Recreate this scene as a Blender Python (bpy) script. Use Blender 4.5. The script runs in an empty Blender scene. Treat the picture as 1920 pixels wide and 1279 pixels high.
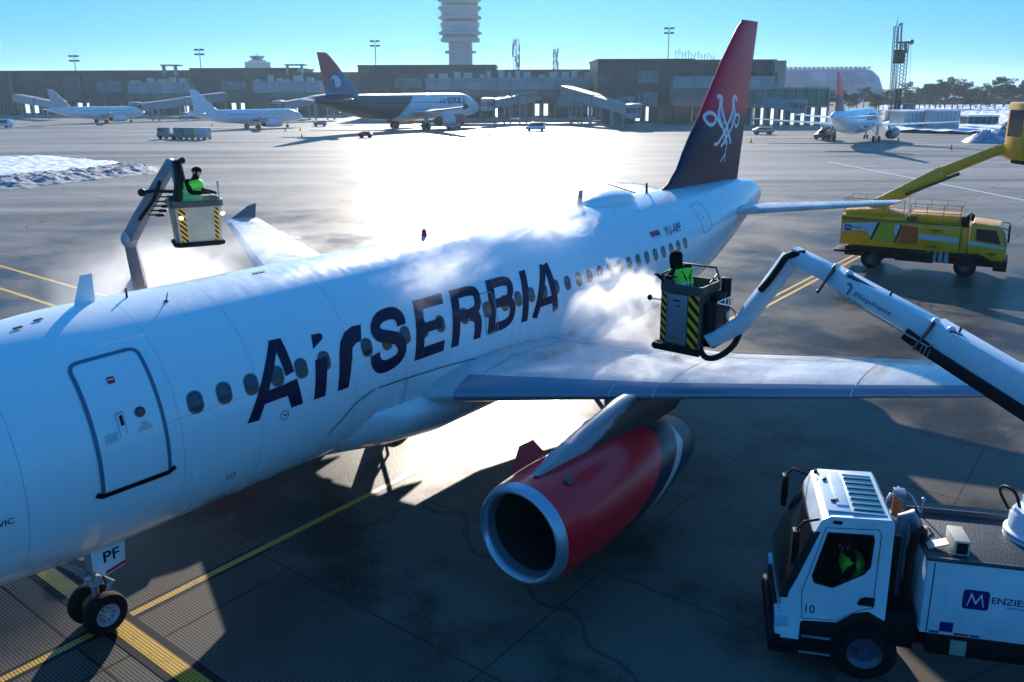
import bpy, bmesh, math, random
from math import sin, cos, pi, radians, atan2, tan, sqrt, hypot
from mathutils import Vector, Matrix
random.seed(7)
S = bpy.context.scene
COL = S.collection
# ------------------------------------------------------------------ camera
CP = Vector((-.6129, -13.7936, 9.2357)); YAW = .9162; PIT = -.2567; ROLL = -.0034
FPX = 1559.1; PX, PY = 969.83, 578.15
cf = Vector((sin(YAW)*cos(PIT), cos(YAW)*cos(PIT), sin(PIT)))
_r = Vector((cos(YAW), -sin(YAW), 0)); _u = _r.cross(cf)
cr = _r*cos(ROLL)+_u*sin(ROLL); cu = -_r*sin(ROLL)+_u*cos(ROLL)
cam = bpy.data.cameras.new('camera'); camo = bpy.data.objects.new('camera', cam); COL.objects.link(camo)
camo.matrix_world = Matrix(((cr.x, cu.x, -cf.x, CP.x), (cr.y, cu.y, -cf.y, CP.y), (cr.z, cu.z, -cf.z, CP.z), (0, 0, 0, 1)))
cam.sensor_width = 36; cam.sensor_fit = 'HORIZONTAL'; cam.lens = FPX/1920*36
cam.shift_x = (960-PX)/1920; cam.shift_y = -(639.5-PY)/1920
cam.clip_start = .5; cam.clip_end = 12000
S.camera = camo
# ------------------------------------------------------------------ sky, sun, exposure
SUN_AZ = radians(50.6); SUN_EL = radians(20.9)      # azimuth from +Y towards +X
w = bpy.data.worlds.new('World'); S.world = w; w.use_nodes = True
nt = w.node_tree; bg = nt.nodes['Background']
sky = nt.nodes.new('ShaderNodeTexSky'); sky.sky_type = 'NISHITA'; sky.sun_disc = False
sky.sun_elevation = SUN_EL; sky.sun_rotation = SUN_AZ; sky.air_density = 1.0; sky.dust_density = .2; sky.ozone_density = 2.2
gmn = nt.nodes.new('ShaderNodeGamma'); gmn.inputs[1].default_value = .40
hs = nt.nodes.new('ShaderNodeHueSaturation'); hs.inputs['Saturation'].default_value = 1.3
tn = nt.nodes.new('ShaderNodeMix'); tn.data_type = 'RGBA'; tn.blend_type = 'MULTIPLY'; tn.inputs[0].default_value = 1; tn.inputs[7].default_value = (.15, .88, 1.76, 1)
nt.links.new(sky.outputs[0], gmn.inputs[0]); nt.links.new(gmn.outputs[0], hs.inputs['Color']); nt.links.new(hs.outputs[0], tn.inputs[6]); nt.links.new(tn.outputs[2], bg.inputs[0]); bg.inputs[1].default_value = .15
sl = bpy.data.lights.new('sun', 'SUN'); sl.energy = 5; sl.angle = radians(.5); sl.color = (1, .90, .78)
so = bpy.data.objects.new('sun', sl); COL.objects.link(so)
sd = Vector((sin(SUN_AZ)*cos(SUN_EL), cos(SUN_AZ)*cos(SUN_EL), sin(SUN_EL)))
so.rotation_euler = sd.to_track_quat('Z', 'Y').to_euler(); so.location = (0, 0, 60)
S.view_settings.view_transform = 'Standard'; S.view_settings.look = 'None'; S.view_settings.exposure = 0.68; S.view_settings.gamma = 1
S.cycles.volume_step_rate = 1.0; S.cycles.volume_max_steps = 96; S.cycles.volume_bounces = 6
S.cycles.max_bounces = 8; S.cycles.use_denoising = True

# ------------------------------------------------------------------ placing helpers: rays of the calibrated camera
def ray(u, v):
    return (cf*FPX+cr*(u-PX)-cu*(v-PY)).normalized()
def G(u, v, z=0):
    d = ray(u, v); return CP+d*((z-CP.z)/d.z)
def P3(u, v, dep):                       # point of that column and row at a horizontal depth
    d = ray(u, v); fh = Vector((sin(YAW), cos(YAW), 0)); return CP+d*(dep/d.dot(fh))
def PD(u, v, dist):
    return CP+ray(u, v)*dist
HR = Vector((cos(YAW), -sin(YAW), 0)); HF = Vector((sin(YAW), cos(YAW), 0))

# ------------------------------------------------------------------ materials
MATS = {}
def mat(name, col, rough=.5, metal=0, spec=.5, coat=0, var=0, vscale=3, bump=0, bscale=20, alpha=1, trans=0, emit=None):
    if name in MATS: return MATS[name]
    m = bpy.data.materials.new(name); m.use_nodes = True; n = m.node_tree; b = n.nodes['Principled BSDF']
    b.inputs['Base Color'].default_value = (*col, 1); b.inputs['Roughness'].default_value = rough
    b.inputs['Metallic'].default_value = metal; b.inputs['Specular IOR Level'].default_value = spec
    b.inputs['Coat Weight'].default_value = coat; b.inputs['Coat Roughness'].default_value = .08
    if alpha < 1: b.inputs['Alpha'].default_value = alpha
    if trans: b.inputs['Transmission Weight'].default_value = trans
    if emit: b.inputs['Emission Color'].default_value = (*emit, 1); b.inputs['Emission Strength'].default_value = 1
    if var or bump:
        tc = n.nodes.new('ShaderNodeTexCoord')
    if var:
        ns = n.nodes.new('ShaderNodeTexNoise'); ns.inputs['Scale'].default_value = vscale; ns.inputs['Detail'].default_value = 6
        n.links.new(tc.outputs['Object'], ns.inputs['Vector'])
        mp = n.nodes.new('ShaderNodeMapRange'); mp.inputs[1].default_value = .3; mp.inputs[2].default_value = .7
        mp.inputs[3].default_value = 1-var; mp.inputs[4].default_value = 1+var*.6
        n.links.new(ns.outputs[0], mp.inputs[0])
        mx = n.nodes.new('ShaderNodeVectorMath'); mx.operation = 'SCALE'; mx.inputs[0].default_value = col
        n.links.new(mp.outputs[0], mx.inputs['Scale']); n.links.new(mx.outputs[0], b.inputs['Base Color'])
        m2 = n.nodes.new('ShaderNodeMapRange'); m2.inputs[1].default_value = .3; m2.inputs[2].default_value = .7
        m2.inputs[3].default_value = max(0, rough-.08); m2.inputs[4].default_value = min(1, rough+.12)
        n.links.new(ns.outputs[0], m2.inputs[0]); n.links.new(m2.outputs[0], b.inputs['Roughness'])
    if bump:
        nb = n.nodes.new('ShaderNodeTexNoise'); nb.inputs['Scale'].default_value = bscale; nb.inputs['Detail'].default_value = 4
        n.links.new(tc.outputs['Object'], nb.inputs['Vector'])
        bp = n.nodes.new('ShaderNodeBump'); bp.inputs['Strength'].default_value = bump; bp.inputs['Distance'].default_value = .02
        n.links.new(nb.outputs[0], bp.inputs['Height']); n.links.new(bp.outputs[0], b.inputs['Normal'])
    MATS[name] = m; return m
class NB:                                # small node-building helper
    def __init__(s, m): s.n = m.node_tree; s.b = s.n.nodes['Principled BSDF']
    def new(s, t, **k):
        x = s.n.nodes.new('ShaderNode'+t)
        for a, c in k.items(): setattr(x, a, c)
        return x
    def _set(s, sock, v):
        if hasattr(v, 'is_linked') or hasattr(v, 'links'): s.n.links.new(v, sock)
        elif v is not None: sock.default_value = v
    def math(s, op, a, b=None, c=None):
        x = s.new('Math', operation=op)
        for i, v in enumerate((a, b, c)):
            if v is not None: s._set(x.inputs[i], v)
        return x.outputs[0]
    def mix(s, f, a, b):
        x = s.new('Mix', data_type='RGBA')
        s._set(x.inputs[0], f)
        for i, v in ((6, a), (7, b)): s._set(x.inputs[i], (*v, 1) if isinstance(v, tuple) and len(v) == 3 else v)
        return x.outputs[2]
    def xyz(s, geo=False):
        if geo: o = s.new('NewGeometry').outputs['Position']
        else: o = s.new('TexCoord').outputs['Object']
        sp = s.new('SeparateXYZ'); s.n.links.new(o, sp.inputs[0]); return o, sp.outputs
    def noise(s, vec, scale, det=5, rough=.5):
        x = s.new('TexNoise'); s.n.links.new(vec, x.inputs['Vector']); x.inputs['Scale'].default_value = scale
        x.inputs['Detail'].default_value = det; x.inputs['Roughness'].default_value = rough; return x.outputs[0]
    def rng(s, v, a, b, c=0., d=1., smooth=False):
        x = s.new('MapRange'); x.clamp = True
        if smooth: x.interpolation_type = 'SMOOTHSTEP'
        s._set(x.inputs[0], v)
        for i, k in enumerate((a, b, c, d)): s._set(x.inputs[i+1], k)
        return x.outputs[0]
    def scalev(s, v, sc):
        x = s.new('VectorMath', operation='MULTIPLY'); s.n.links.new(v, x.inputs[0]); x.inputs[1].default_value = sc; return x.outputs[0]

WHITE = mat('white_paint', (.68, .76, .83), .22, coat=.35, var=.05, vscale=.8)
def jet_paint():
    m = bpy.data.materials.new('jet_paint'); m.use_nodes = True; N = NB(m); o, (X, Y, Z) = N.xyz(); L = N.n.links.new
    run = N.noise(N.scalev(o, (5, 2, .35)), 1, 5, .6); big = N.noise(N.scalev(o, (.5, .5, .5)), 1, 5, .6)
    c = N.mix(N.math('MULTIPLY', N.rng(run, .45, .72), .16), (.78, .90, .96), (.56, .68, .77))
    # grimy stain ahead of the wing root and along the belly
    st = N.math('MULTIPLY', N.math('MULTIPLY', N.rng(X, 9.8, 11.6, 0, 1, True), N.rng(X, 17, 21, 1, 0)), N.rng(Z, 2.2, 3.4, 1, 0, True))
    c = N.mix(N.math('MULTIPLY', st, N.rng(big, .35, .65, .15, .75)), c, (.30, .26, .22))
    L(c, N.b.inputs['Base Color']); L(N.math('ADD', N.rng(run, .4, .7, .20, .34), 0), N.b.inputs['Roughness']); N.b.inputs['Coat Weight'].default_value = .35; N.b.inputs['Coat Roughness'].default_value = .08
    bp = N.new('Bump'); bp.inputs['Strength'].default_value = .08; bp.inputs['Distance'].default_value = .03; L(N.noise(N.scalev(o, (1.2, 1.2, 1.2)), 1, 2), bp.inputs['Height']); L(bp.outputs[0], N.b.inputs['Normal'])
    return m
NAVY = mat('navy_paint', (.006, .008, .05), .4, spec=.25)
RED = mat('red_paint', (.70, .008, .03), .32, coat=.1)
GREY = mat('grey_paint', (.33, .36, .40), .35, var=.12, vscale=2)
WINGM = mat('wing_paint', (.50, .53, .56), .30, var=.14, vscale=1.2, coat=.2)
METAL = mat('bare_metal', (.42, .50, .60), .30, metal=.75, var=.05, vscale=1)
DMETAL = mat('dark_metal', (.10, .11, .12), .4, metal=.8)
BLACK = mat('black_plastic', (.006, .006, .008), .5, spec=.22)
RUB = mat('tyre_rubber', (.008, .008, .009), .8, spec=.2, bump=.3, bscale=60)
GLASS = mat('dark_glass', (.01, .014, .018), .06, coat=.6)
WGLASS = mat('cabin_window_glass', (.006, .02, .03), .12, coat=.4)
BLIND = mat('cabin_window_blind', (.015, .07, .12), .2, coat=.3)
SEAL = mat('seal_grey', (.10, .14, .18), .5)
YEL = mat('yellow_paint', (.92, .41, .005), .32, coat=.3, var=.08, vscale=2)
HAZY = mat('hazard_yellow', (.95, .42, .008), .5)
ORG = mat('orange_paint', (.75, .16, .03), .4)
VEST = mat('vest_green', (.16, .85, .06), .7, bump=.3, bscale=30)
REFL = mat('reflective_band', (.45, .75, .62), .35)
CLOTH = mat('dark_cloth', (.006, .006, .009), .9, spec=.1, bump=.4, bscale=40)
SKIN = mat('skin', (.45, .26, .18), .55)
SNOW = mat('snow', (.80, .84, .90), .6, bump=.5, bscale=1.5)
CONC = mat('building_concrete', (.20, .21, .22), .7, var=.15, vscale=.2)
DPAN = mat('dark_panel', (.040, .055, .070), .5, var=.25, vscale=.15)
LPAN = mat('light_panel', (.30, .34, .37), .45, var=.12, vscale=.3)
BGL = mat('building_glass', (.05, .09, .11), .12, coat=.3)
STEEL = mat('painted_steel', (.30, .33, .36), .45, var=.1)
TEALG = mat('green_glass', (.02, .16, .12), .15, coat=.4)

def wing_paint():
    m = bpy.data.materials.new('wing_paint'); m.use_nodes = True; N = NB(m); o, (X, Y, Z) = N.xyz(); L = N.n.links.new
    a = N.noise(o, .9, 7, .62); b_ = N.noise(N.scalev(o, (.35, .8, 1)), 1, 5, .6); st = N.noise(N.scalev(o, (.6, 6, 1)), 1, 5, .6)
    c = N.mix(N.rng(a, .35, .65), (.44, .48, .52), (.62, .65, .68))
    c = N.mix(N.math('MULTIPLY', N.rng(b_, .56, .66), .7), c, (.46, .34, .24)); c = N.mix(N.math('MULTIPLY', N.rng(st, .55, .7), .35), c, (.22, .23, .25))
    L(c, N.b.inputs['Base Color']); L(N.rng(a, .35, .65, .18, .42), N.b.inputs['Roughness']); N.b.inputs['Coat Weight'].default_value = .2
    return m
WINGM = wing_paint()
def clad(name, c0, c1, pw, ph, rough=.45):
    m = bpy.data.materials.new(name); m.use_nodes = True; N = NB(m); o, (X, Y, Z) = N.xyz(True); L = N.n.links.new
    s = N.math('ADD', N.math('MULTIPLY', X, HR.x), N.math('MULTIPLY', Y, HR.y))
    cb = N.new('CombineXYZ'); L(N.math('FLOOR', N.math('DIVIDE', s, pw)), cb.inputs[0]); L(N.math('FLOOR', N.math('DIVIDE', Z, ph)), cb.inputs[1])
    wn = N.new('TexWhiteNoise', noise_dimensions='3D'); L(cb.outputs[0], wn.inputs['Vector'])
    c = N.mix(N.rng(wn.outputs['Value'], 0, 1), c0, c1)
    j = N.math('MAXIMUM', N.math('LESS_THAN', N.math('PINGPONG', s, pw/2), .09), N.math('LESS_THAN', N.math('PINGPONG', Z, ph/2), .07))
    c = N.mix(N.math('MULTIPLY', j, .6), c, (.01, .012, .015)); L(c, N.b.inputs['Base Color']); N.b.inputs['Roughness'].default_value = rough
    MATS[name] = m; return m
DPAN = clad('dark_panel', (.022, .034, .046), (.050, .066, .080), 3.2, 2.1); LPAN = clad('light_panel', (.22, .27, .31), (.30, .35, .39), 4.5, 3.9)
BROWNP = clad('dark_panel_wide', (.026, .034, .040), (.048, .056, .062), 2.4, 3.4)
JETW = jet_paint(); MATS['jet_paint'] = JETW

# ------------------------------------------------------------------ mesh builder
class MB:
    def __init__(s): s.v = []; s.f = []; s.m = []
    def face(s, pts, m=0):
        i = len(s.v); s.v += [tuple(p) for p in pts]; s.f.append(tuple(range(i, i+len(pts)))); s.m.append(m)
    def box(s, x0, x1, y0, y1, z0, z1, m=0, M=None):
        c = [(x, y, z) for x in (x0, x1) for y in (y0, y1) for z in (z0, z1)]
        if M: c = [M@Vector(p) for p in c]
        i = len(s.v); s.v += [tuple(p) for p in c]
        for q in ((0, 1, 3, 2), (4, 6, 7, 5), (0, 4, 5, 1), (2, 3, 7, 6), (0, 2, 6, 4), (1, 5, 7, 3)):
            s.f.append(tuple(i+k for k in q)); s.m.append(m)
        return s
    def loft(s, rings, m=0, cap=True, closed=True, cap0=True, cap1=True):
        i = len(s.v); n = len(rings[0])
        for r in rings: s.v += [tuple(p) for p in r]
        for a in range(len(rings)-1):
            for k in range(n if closed else n-1):
                k2 = (k+1) % n
                s.f.append((i+a*n+k, i+a*n+k2, i+(a+1)*n+k2, i+(a+1)*n+k)); s.m.append(m)
        if cap and closed:
            if cap0: s.f.append(tuple(i+k for k in range(n))[::-1]); s.m.append(m)
            if cap1: s.f.append(tuple(i+(len(rings)-1)*n+k for k in range(n))); s.m.append(m)
        return s
    def tube(s, p0, p1, r0, r1=None, n=12, m=0, cap=True):
        return s.path([p0, p1], r0 if r1 is None else (r0, r1), n, m, cap)
    def path(s, pts, r, n=8, m=0, cap=True):
        pts = [Vector(p) for p in pts]; L = len(pts)
        rr = r if isinstance(r, (tuple, list)) else [r]*L
        rings = []; ref = None
        for i, p in enumerate(pts):
            t = (pts[min(i+1, L-1)]-pts[max(i-1, 0)]).normalized()
            if ref is None:
                ref = Vector((0, 0, 1)) if abs(t.z) < .9 else Vector((1, 0, 0))
            a = t.cross(ref).normalized(); b = t.cross(a).normalized(); ref = -b if False else ref
            if i and a.dot(pa) < 0: a = -a; b = -b
            pa = a
            rings.append([p+(a*cos(2*pi*k/n)+b*sin(2*pi*k/n))*rr[i] for k in range(n)])
        return s.loft(rings, m, cap)
    def prism(s, poly, off, m=0):
        off = Vector(off); a = [Vector(p) for p in poly]; b = [p+off for p in a]
        i = len(s.v); n = len(a); s.v += [tuple(p) for p in a+b]
        s.f.append(tuple(range(i, i+n))[::-1]); s.m.append(m); s.f.append(tuple(range(i+n, i+2*n))); s.m.append(m)
        for k in range(n):
            k2 = (k+1) % n; s.f.append((i+k, i+k2, i+n+k2, i+n+k)); s.m.append(m)
        return s
    def ball(s, c, r, nu=14, nv=8, m=0):
        if not hasattr(r, '__len__'): r = (r, r, r)
        c = Vector(c)
        rings = [[(c.x+r[0]*cos(2*pi*k/nu)*cos(t), c.y+r[1]*sin(2*pi*k/nu)*cos(t), c.z+r[2]*sin(t)) for k in range(nu)]
                 for t in [(-.5+(j+.08)/(nv+.16-.0))*pi if 0 < j < nv else (-.499*pi if j == 0 else .499*pi) for j in range(nv+1)]]
        return s.loft(rings, m)
    def lathe(s, prof, c, axis='x', n=32, m=0, cap=False, ms=None):
        c = Vector(c); rings = []
        for (a, r) in prof:
            rg = []
            for k in range(n):
                t = 2*pi*k/n
                if axis == 'x': rg.append((c.x+a, c.y+r*cos(t), c.z+r*sin(t)))
                elif axis == 'y': rg.append((c.x+r*cos(t), c.y+a, c.z+r*sin(t)))
                else: rg.append((c.x+r*cos(t), c.y+r*sin(t), c.z+a))
            rings.append(rg)
        if ms is None: return s.loft(rings, m, cap)
        for i in range(len(rings)-1): s.loft(rings[i:i+2], ms[i], False)
        return s
    def build(s, name, mats, parent=None, smooth=True, ang=35, bevel=0, fixn=True, weld=True):
        me = bpy.data.meshes.new(name)
        me.from_pydata(s.v, [], s.f)
        if not isinstance(mats, (list, tuple)): mats = [mats]
        for m_ in mats: me.materials.append(m_)
        for p, k in zip(me.polygons, s.m): p.material_index = k
        if fixn or weld:
            bm = bmesh.new(); bm.from_mesh(me)
            if weld: bmesh.ops.remove_doubles(bm, verts=bm.verts, dist=1e-5)
            if fixn: bmesh.ops.recalc_face_normals(bm, faces=bm.faces)
            if bevel:
                eg = [e for e in bm.edges if len(e.link_faces) == 2 and e.calc_face_angle(0) > radians(40)]
                bmesh.ops.bevel(bm, geom=eg, offset=bevel, segments=2, affect='EDGES', profile=.5, clamp_overlap=True)
            bm.to_mesh(me); bm.free()
        if smooth:
            me.shade_smooth() if hasattr(me, 'shade_smooth') else None
            for p in me.polygons: p.use_smooth = True
            me.set_sharp_from_angle(angle=radians(ang))
        o = bpy.data.objects.new(name, me); COL.objects.link(o)
        if parent: o.parent = parent
        return o
def tag(o, label=None, cat=None, group=None, kind=None):
    if label: o['label'] = label
    if cat: o['category'] = cat
    if group: o['group'] = group
    if kind: o['kind'] = kind
    return o
def empty(name, loc=(0, 0, 0), rz=0, label=None, cat=None, group=None):
    o = bpy.data.objects.new(name, None); COL.objects.link(o); o.location = loc; o.rotation_euler = (0, 0, rz)
    o.empty_display_size = .3
    return tag(o, label, cat, group)
def copy_tree(o, parent=None):
    c = o.copy(); COL.objects.link(c); c.parent = parent
    for ch in list(o.children): copy_tree(ch, c)
    return c
def part(o, label):
    o['label'] = label; return o

# ------------------------------------------------------------------ flat shapes laid onto curved surfaces
def catmull(pts, n=6, closed=False):
    out = []; L = len(pts)
    rngi = range(L if closed else L-1)
    for i in rngi:
        p0 = pts[(i-1) % L] if closed or i else pts[0]; p1 = pts[i]; p2 = pts[(i+1) % L]
        p3 = pts[(i+2) % L] if closed or i+2 < L else pts[-1]
        for k in range(n):
            t = k/n
            out.append(tuple(.5*((2*b)+(-a+c)*t+(2*a-5*b+4*c-d)*t*t+(-a+3*b-3*c+d)*t**3) for a, b, c, d in zip(p0, p1, p2, p3)))
    if not closed: out.append(tuple(pts[-1]))
    return out
def ribbon(pts, wd, closed=False):
    """list of quads following a polyline"""
    L = len(pts); q = []; a = []; b = []
    for i, p in enumerate(pts):
        if closed: t0 = pts[i-1]; t1 = pts[(i+1) % L]
        else: t0 = pts[max(i-1, 0)]; t1 = pts[min(i+1, L-1)]
        def un(x, y):
            h = hypot(x, y) or 1; return x/h, y/h
        d1 = un(p[0]-t0[0], p[1]-t0[1]) if (closed or i) else un(t1[0]-p[0], t1[1]-p[1])
        d2 = un(t1[0]-p[0], t1[1]-p[1]) if (closed or i < L-1) else d1
        n1 = (-d1[1], d1[0]); n2 = (-d2[1], d2[0]); m = un(n1[0]+n2[0], n1[1]+n2[1])
        k = 1/max(.45, m[0]*n1[0]+m[1]*n1[1]); k *= (wd[i] if hasattr(wd, '__len__') else wd)/2
        a.append((p[0]+m[0]*k, p[1]+m[1]*k)); b.append((p[0]-m[0]*k, p[1]-m[1]*k))
    for i in range(L if closed else L-1):
        j = (i+1) % L; q.append([a[i], a[j], b[j], b[i]])
    return q
def text_polys(txt, size, bold=0, shear=0, ext=0):
    c = bpy.data.curves.new('t', 'FONT'); c.body = txt; c.size = size; c.offset = bold; c.shear = shear; c.resolution_u = 3
    o = bpy.data.objects.new('t', c); me = bpy.data.meshes.new_from_object(o)
    P = [[(me.vertices[i].co.x, me.vertices[i].co.y) for i in p.vertices] for p in me.polygons]
    bpy.data.objects.remove(o); bpy.data.meshes.remove(me); bpy.data.curves.remove(c)
    return P
def fit(P, x0, x1, y0, y1):
    xs = [p[0] for q in P for p in q]; ys = [p[1] for q in P for p in q]
    a, b, c, d = min(xs), max(xs), min(ys), max(ys)
    return [[(x0+(p[0]-a)/(b-a)*(x1-x0), y0+(p[1]-c)/(d-c)*(y1-y0)) for p in q] for q in P]
def decal(name, layers, fn, mats, parent, step=.12, both=False):
    """layers: list of (polygons, material index, offset); fn(x,t,off)->3D"""
    bmo = bmesh.new()
    if not isinstance(mats, (list, tuple)): mats = [mats]
    for li, (polys, mi, off) in enumerate(layers):
        bm = bmesh.new()
        for q in polys:
            try:
                f = bm.faces.new([bm.verts.new((p[0], p[1], 0)) for p in q])
            except Exception: continue
        if any(len(f.verts) > 4 for f in bm.faces): bmesh.ops.triangulate(bm, faces=bm.faces)
        if step:
            ys = [v.co.y for v in bm.verts]; y = (math.floor(min(ys)/step)+1)*step
            while y < max(ys):
                bmesh.ops.bisect_plane(bm, geom=bm.verts[:]+bm.edges[:]+bm.faces[:], plane_co=(0, y, 0), plane_no=(0, 1, 0)); y += step
        mp = {v: bmo.verts.new(fn(v.co.x, v.co.y, off)) for v in bm.verts}
        for f in bm.faces:
            g = bmo.faces.new([mp[v] for v in f.verts]); g.material_index = mi
        bm.free()
    me = bpy.data.meshes.new(name); bmo.to_mesh(me); bmo.free()
    for m_ in mats: me.materials.append(m_)
    o = bpy.data.objects.new(name, me); COL.objects.link(o); o.parent = parent
    return o
def rrect(cx, cy, a, b, r, n=4):
    P = []
    for sx, sy, t0 in ((1, 1, 0), (-1, 1, 90), (-1, -1, 180), (1, -1, 270)):
        for k in range(n+1):
            t = radians(t0+90*k/n); P.append((cx+sx*(a-r)+r*cos(t), cy+sy*(b-r)+r*sin(t)))
    return P
def circ(cx, cy, r, n=20): return [(cx+r*cos(2*pi*k/n), cy+r*sin(2*pi*k/n)) for k in range(n)]
def planar(o, ex, ey, nrm):
    o = Vector(o); ex = Vector(ex); ey = Vector(ey); nrm = Vector(nrm)
    return lambda x, t, off: o+ex*x+ey*t+nrm*off
HAZE = True
# ================================================================== GROUND
def ground_material():
    m = bpy.data.materials.new('apron'); m.use_nodes = True; N = NB(m); o, (X, Y, Z) = N.xyz(True); b = N.b; L = N.n.links.new
    big = N.noise(N.scalev(o, (.03, .03, 0)), 1, 6, .6); mid = N.noise(N.scalev(o, (.25, .25, 0)), 1, 8, .62)
    fine = N.noise(N.scalev(o, (14, 14, 0)), 1, 4, .7)
    # streaks left by ploughing run along the apron
    rx = N.math('ADD', N.math('MULTIPLY', X, .62), N.math('MULTIPLY', Y, -.78)); ry = N.math('ADD', N.math('MULTIPLY', X, .78), N.math('MULTIPLY', Y, .62))
    cb = N.new('CombineXYZ'); L(N.math('MULTIPLY', rx, .012), cb.inputs[0]); L(N.math('MULTIPLY', ry, .16), cb.inputs[1])
    streak = N.noise(cb.outputs[0], 1, 6, .6)
    # distance from the parked aircraft: wet near it, drier further off
    dx = N.math('SUBTRACT', X, 18.); dy = N.math('SUBTRACT', Y, -4.)
    dist = N.math('SQRT', N.math('ADD', N.math('MULTIPLY', dx, dx), N.math('MULTIPLY', dy, dy)))
    far = N.rng(N.math('ADD', dist, N.math('MULTIPLY', N.math('SUBTRACT', mid, .5), 24)), 26, 70, 0, 1, True)
    wet = N.rng(N.math('ADD', N.math('MULTIPLY', mid, .7), N.math('MULTIPLY', big, .3)), .42, .58, 0, 1, True)
    nearc = N.mix(wet, (.005, .0045, .004), (.115, .103, .086))
    farc = N.mix(N.rng(streak, .38, .62), (.18, .173, .158), (.36, .352, .335))
    c = N.mix(far, nearc, farc)
    # slab joints
    def line(v, off, per, hw):
        t = N.math('PINGPONG', N.math('SUBTRACT', v, off), per/2); return N.math('LESS_THAN', N.math('ADD', t, N.math('MULTIPLY', N.math('SUBTRACT', fine, .5), .02)), hw)
    j = N.math('MAXIMUM', line(X, 4.55, 3.75, .024), line(Y, -1.2, 5.0, .024))
    jc = N.mix(N.math('MULTIPLY', j, N.rng(dist, 60, 160, .7, .25)), c, (.015, .015, .016))
    # sealed cracks and tar lines
    vo = N.new('TexVoronoi', feature='DISTANCE_TO_EDGE'); 
    wv = N.new('VectorMath', operation='ADD'); L(N.scalev(o, (.05, .05, 0)), wv.inputs[0])
    nz = N.new('TexNoise'); nz.inputs['Scale'].default_value = .25; L(o, nz.inputs['Vector']); L(N.scalev(nz.outputs[1], (.25, .25, 0)), wv.inputs[1])
    L(wv.outputs[0], vo.inputs['Vector']); vo.inputs['Scale'].default_value = 1
    crack = N.math('LESS_THAN', vo.outputs['Distance'], .0016)
    jc = N.mix(N.math('MULTIPLY', crack, .6), jc, (.02, .02, .022))
    jc = N.mix(N.rng(fine, .35, .75, 0, .30), jc, (.24, .225, .20))
    # combed grooves on the stand slabs round the nose wheel
    gm = N.math('MULTIPLY', N.rng(X, 7.6, 8.6, 1, 0), N.rng(Y, 8, 14, 1, 0))
    gr = N.math('PINGPONG', X, .027); grv = N.rng(gr, .005, .015, 0, 1)
    gcol = N.mix(grv, (.022, .021, .020), N.mix(N.rng(mid, .35, .65), (.075, .07, .06), (.14, .13, .112)))
    jc = N.mix(N.math('MULTIPLY', gm, N.rng(N.math('ADD', mid, 0), .3, .5, .6, .95)), jc, N.mix(j, gcol, (.015, .015, .015)))
    L(jc, b.inputs['Base Color'])
    ro = N.rng(mid, .36, .66, .30, .48); ro = N.math('ADD', ro, N.math('MULTIPLY', far, .16)); ro = N.math('ADD', ro, N.rng(streak, .4, .6, -.04, .05))
    ro = N.math('ADD', ro, N.math('MULTIPLY', gm, .15)); L(ro, b.inputs['Roughness']); L(N.rng(far, 0, 1, .09, .04), b.inputs['Specular IOR Level'])
    bp = N.new('Bump'); bp.inputs['Strength'].default_value = .35; bp.inputs['Distance'].default_value = .02
    L(N.math('ADD', N.math('MULTIPLY', fine, .5), N.math('MULTIPLY', mid, 1.2)), bp.inputs['Height']); L(bp.outputs[0], b.inputs['Normal'])
    return m
GM = ground_material()
g = MB(); g.face([(-900, -600, 0), (5000, -3000, 0), (6000, 4500, 0), (-900, 6000, 0)]); tag(g.build('apron', GM, smooth=False, fixn=False), 'grey concrete airport apron, wet around the parked aircraft', 'ground', kind='structure')
def paint_mat(name, col):
    m = bpy.data.materials.new(name); m.use_nodes = True; N = NB(m); o, (X, Y, Z) = N.xyz(True); L = N.n.links.new
    n1 = N.noise(N.scalev(o, (3, 3, 0)), 1, 8, .7)
    c = N.mix(N.rng(n1, .56, .74), col, (.09, .085, .07))
    gr = N.math('PINGPONG', X, .027); gm = N.math('MULTIPLY', N.rng(gr, .010, .020, .75, 0), N.rng(X, 9.5, 12.5, 1, 0))
    L(N.mix(gm, c, (.03, .028, .015)), N.b.inputs['Base Color']); N.b.inputs['Roughness'].default_value = .45
    return m
YLINE = paint_mat('worn_yellow_line', (.72, .42, .010)); WLINE = paint_mat('worn_white_line', (.55, .55, .53)); BORD = mat('line_border', (.014, .014, .02), .6, spec=.1)
def marking(name, quads, m, z=.004):
    b = MB()
    for q in quads: b.face([(x, y, z) for x, y in q])
    return tag(b.build(name, m, smooth=False, fixn=False), None, None, kind='structure')
def rect(x0, x1, y0, y1): return [(x0, y0), (x1, y0), (x1, y1), (x0, y1)]
marking('centre_line_border', [rect(-4, 8.6, -.29, .05)], BORD)
marking('centre_line', [rect(-4, 24, -.20, -.04)], YLINE, .008)
marking('stop_line_border', [rect(5.02, 5.60, -9, 3.4)], BORD, .010)
marking('stop_line', [rect(5.15, 5.47, -9, 3.3)], YLINE, .014)
marking('taxi_line', [rect(24, 62, -.62, -.47), rect(24, 62, -1.02, -.87)], YLINE, .004)
marking('stand_line', [rect(17.5, 17.7, 22, 75), rect(15.2, 15.4, 12, 60)], YLINE, .004)
def seg(a, b, w):
    a = Vector(a); b = Vector(b); d = (b-a).normalized(); n = Vector((-d.y, d.x))*w/2; return [tuple(a-n), tuple(b-n), tuple(b+n), tuple(a+n)]
marking('edge_line', [seg((112, 21), (60, -24), .42)], WLINE, .004)
marking('guide_line', [seg((101, 27.5), (116, -4), .25), seg((60, 100), (150, 60), .25)], WLINE, .012)
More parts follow.
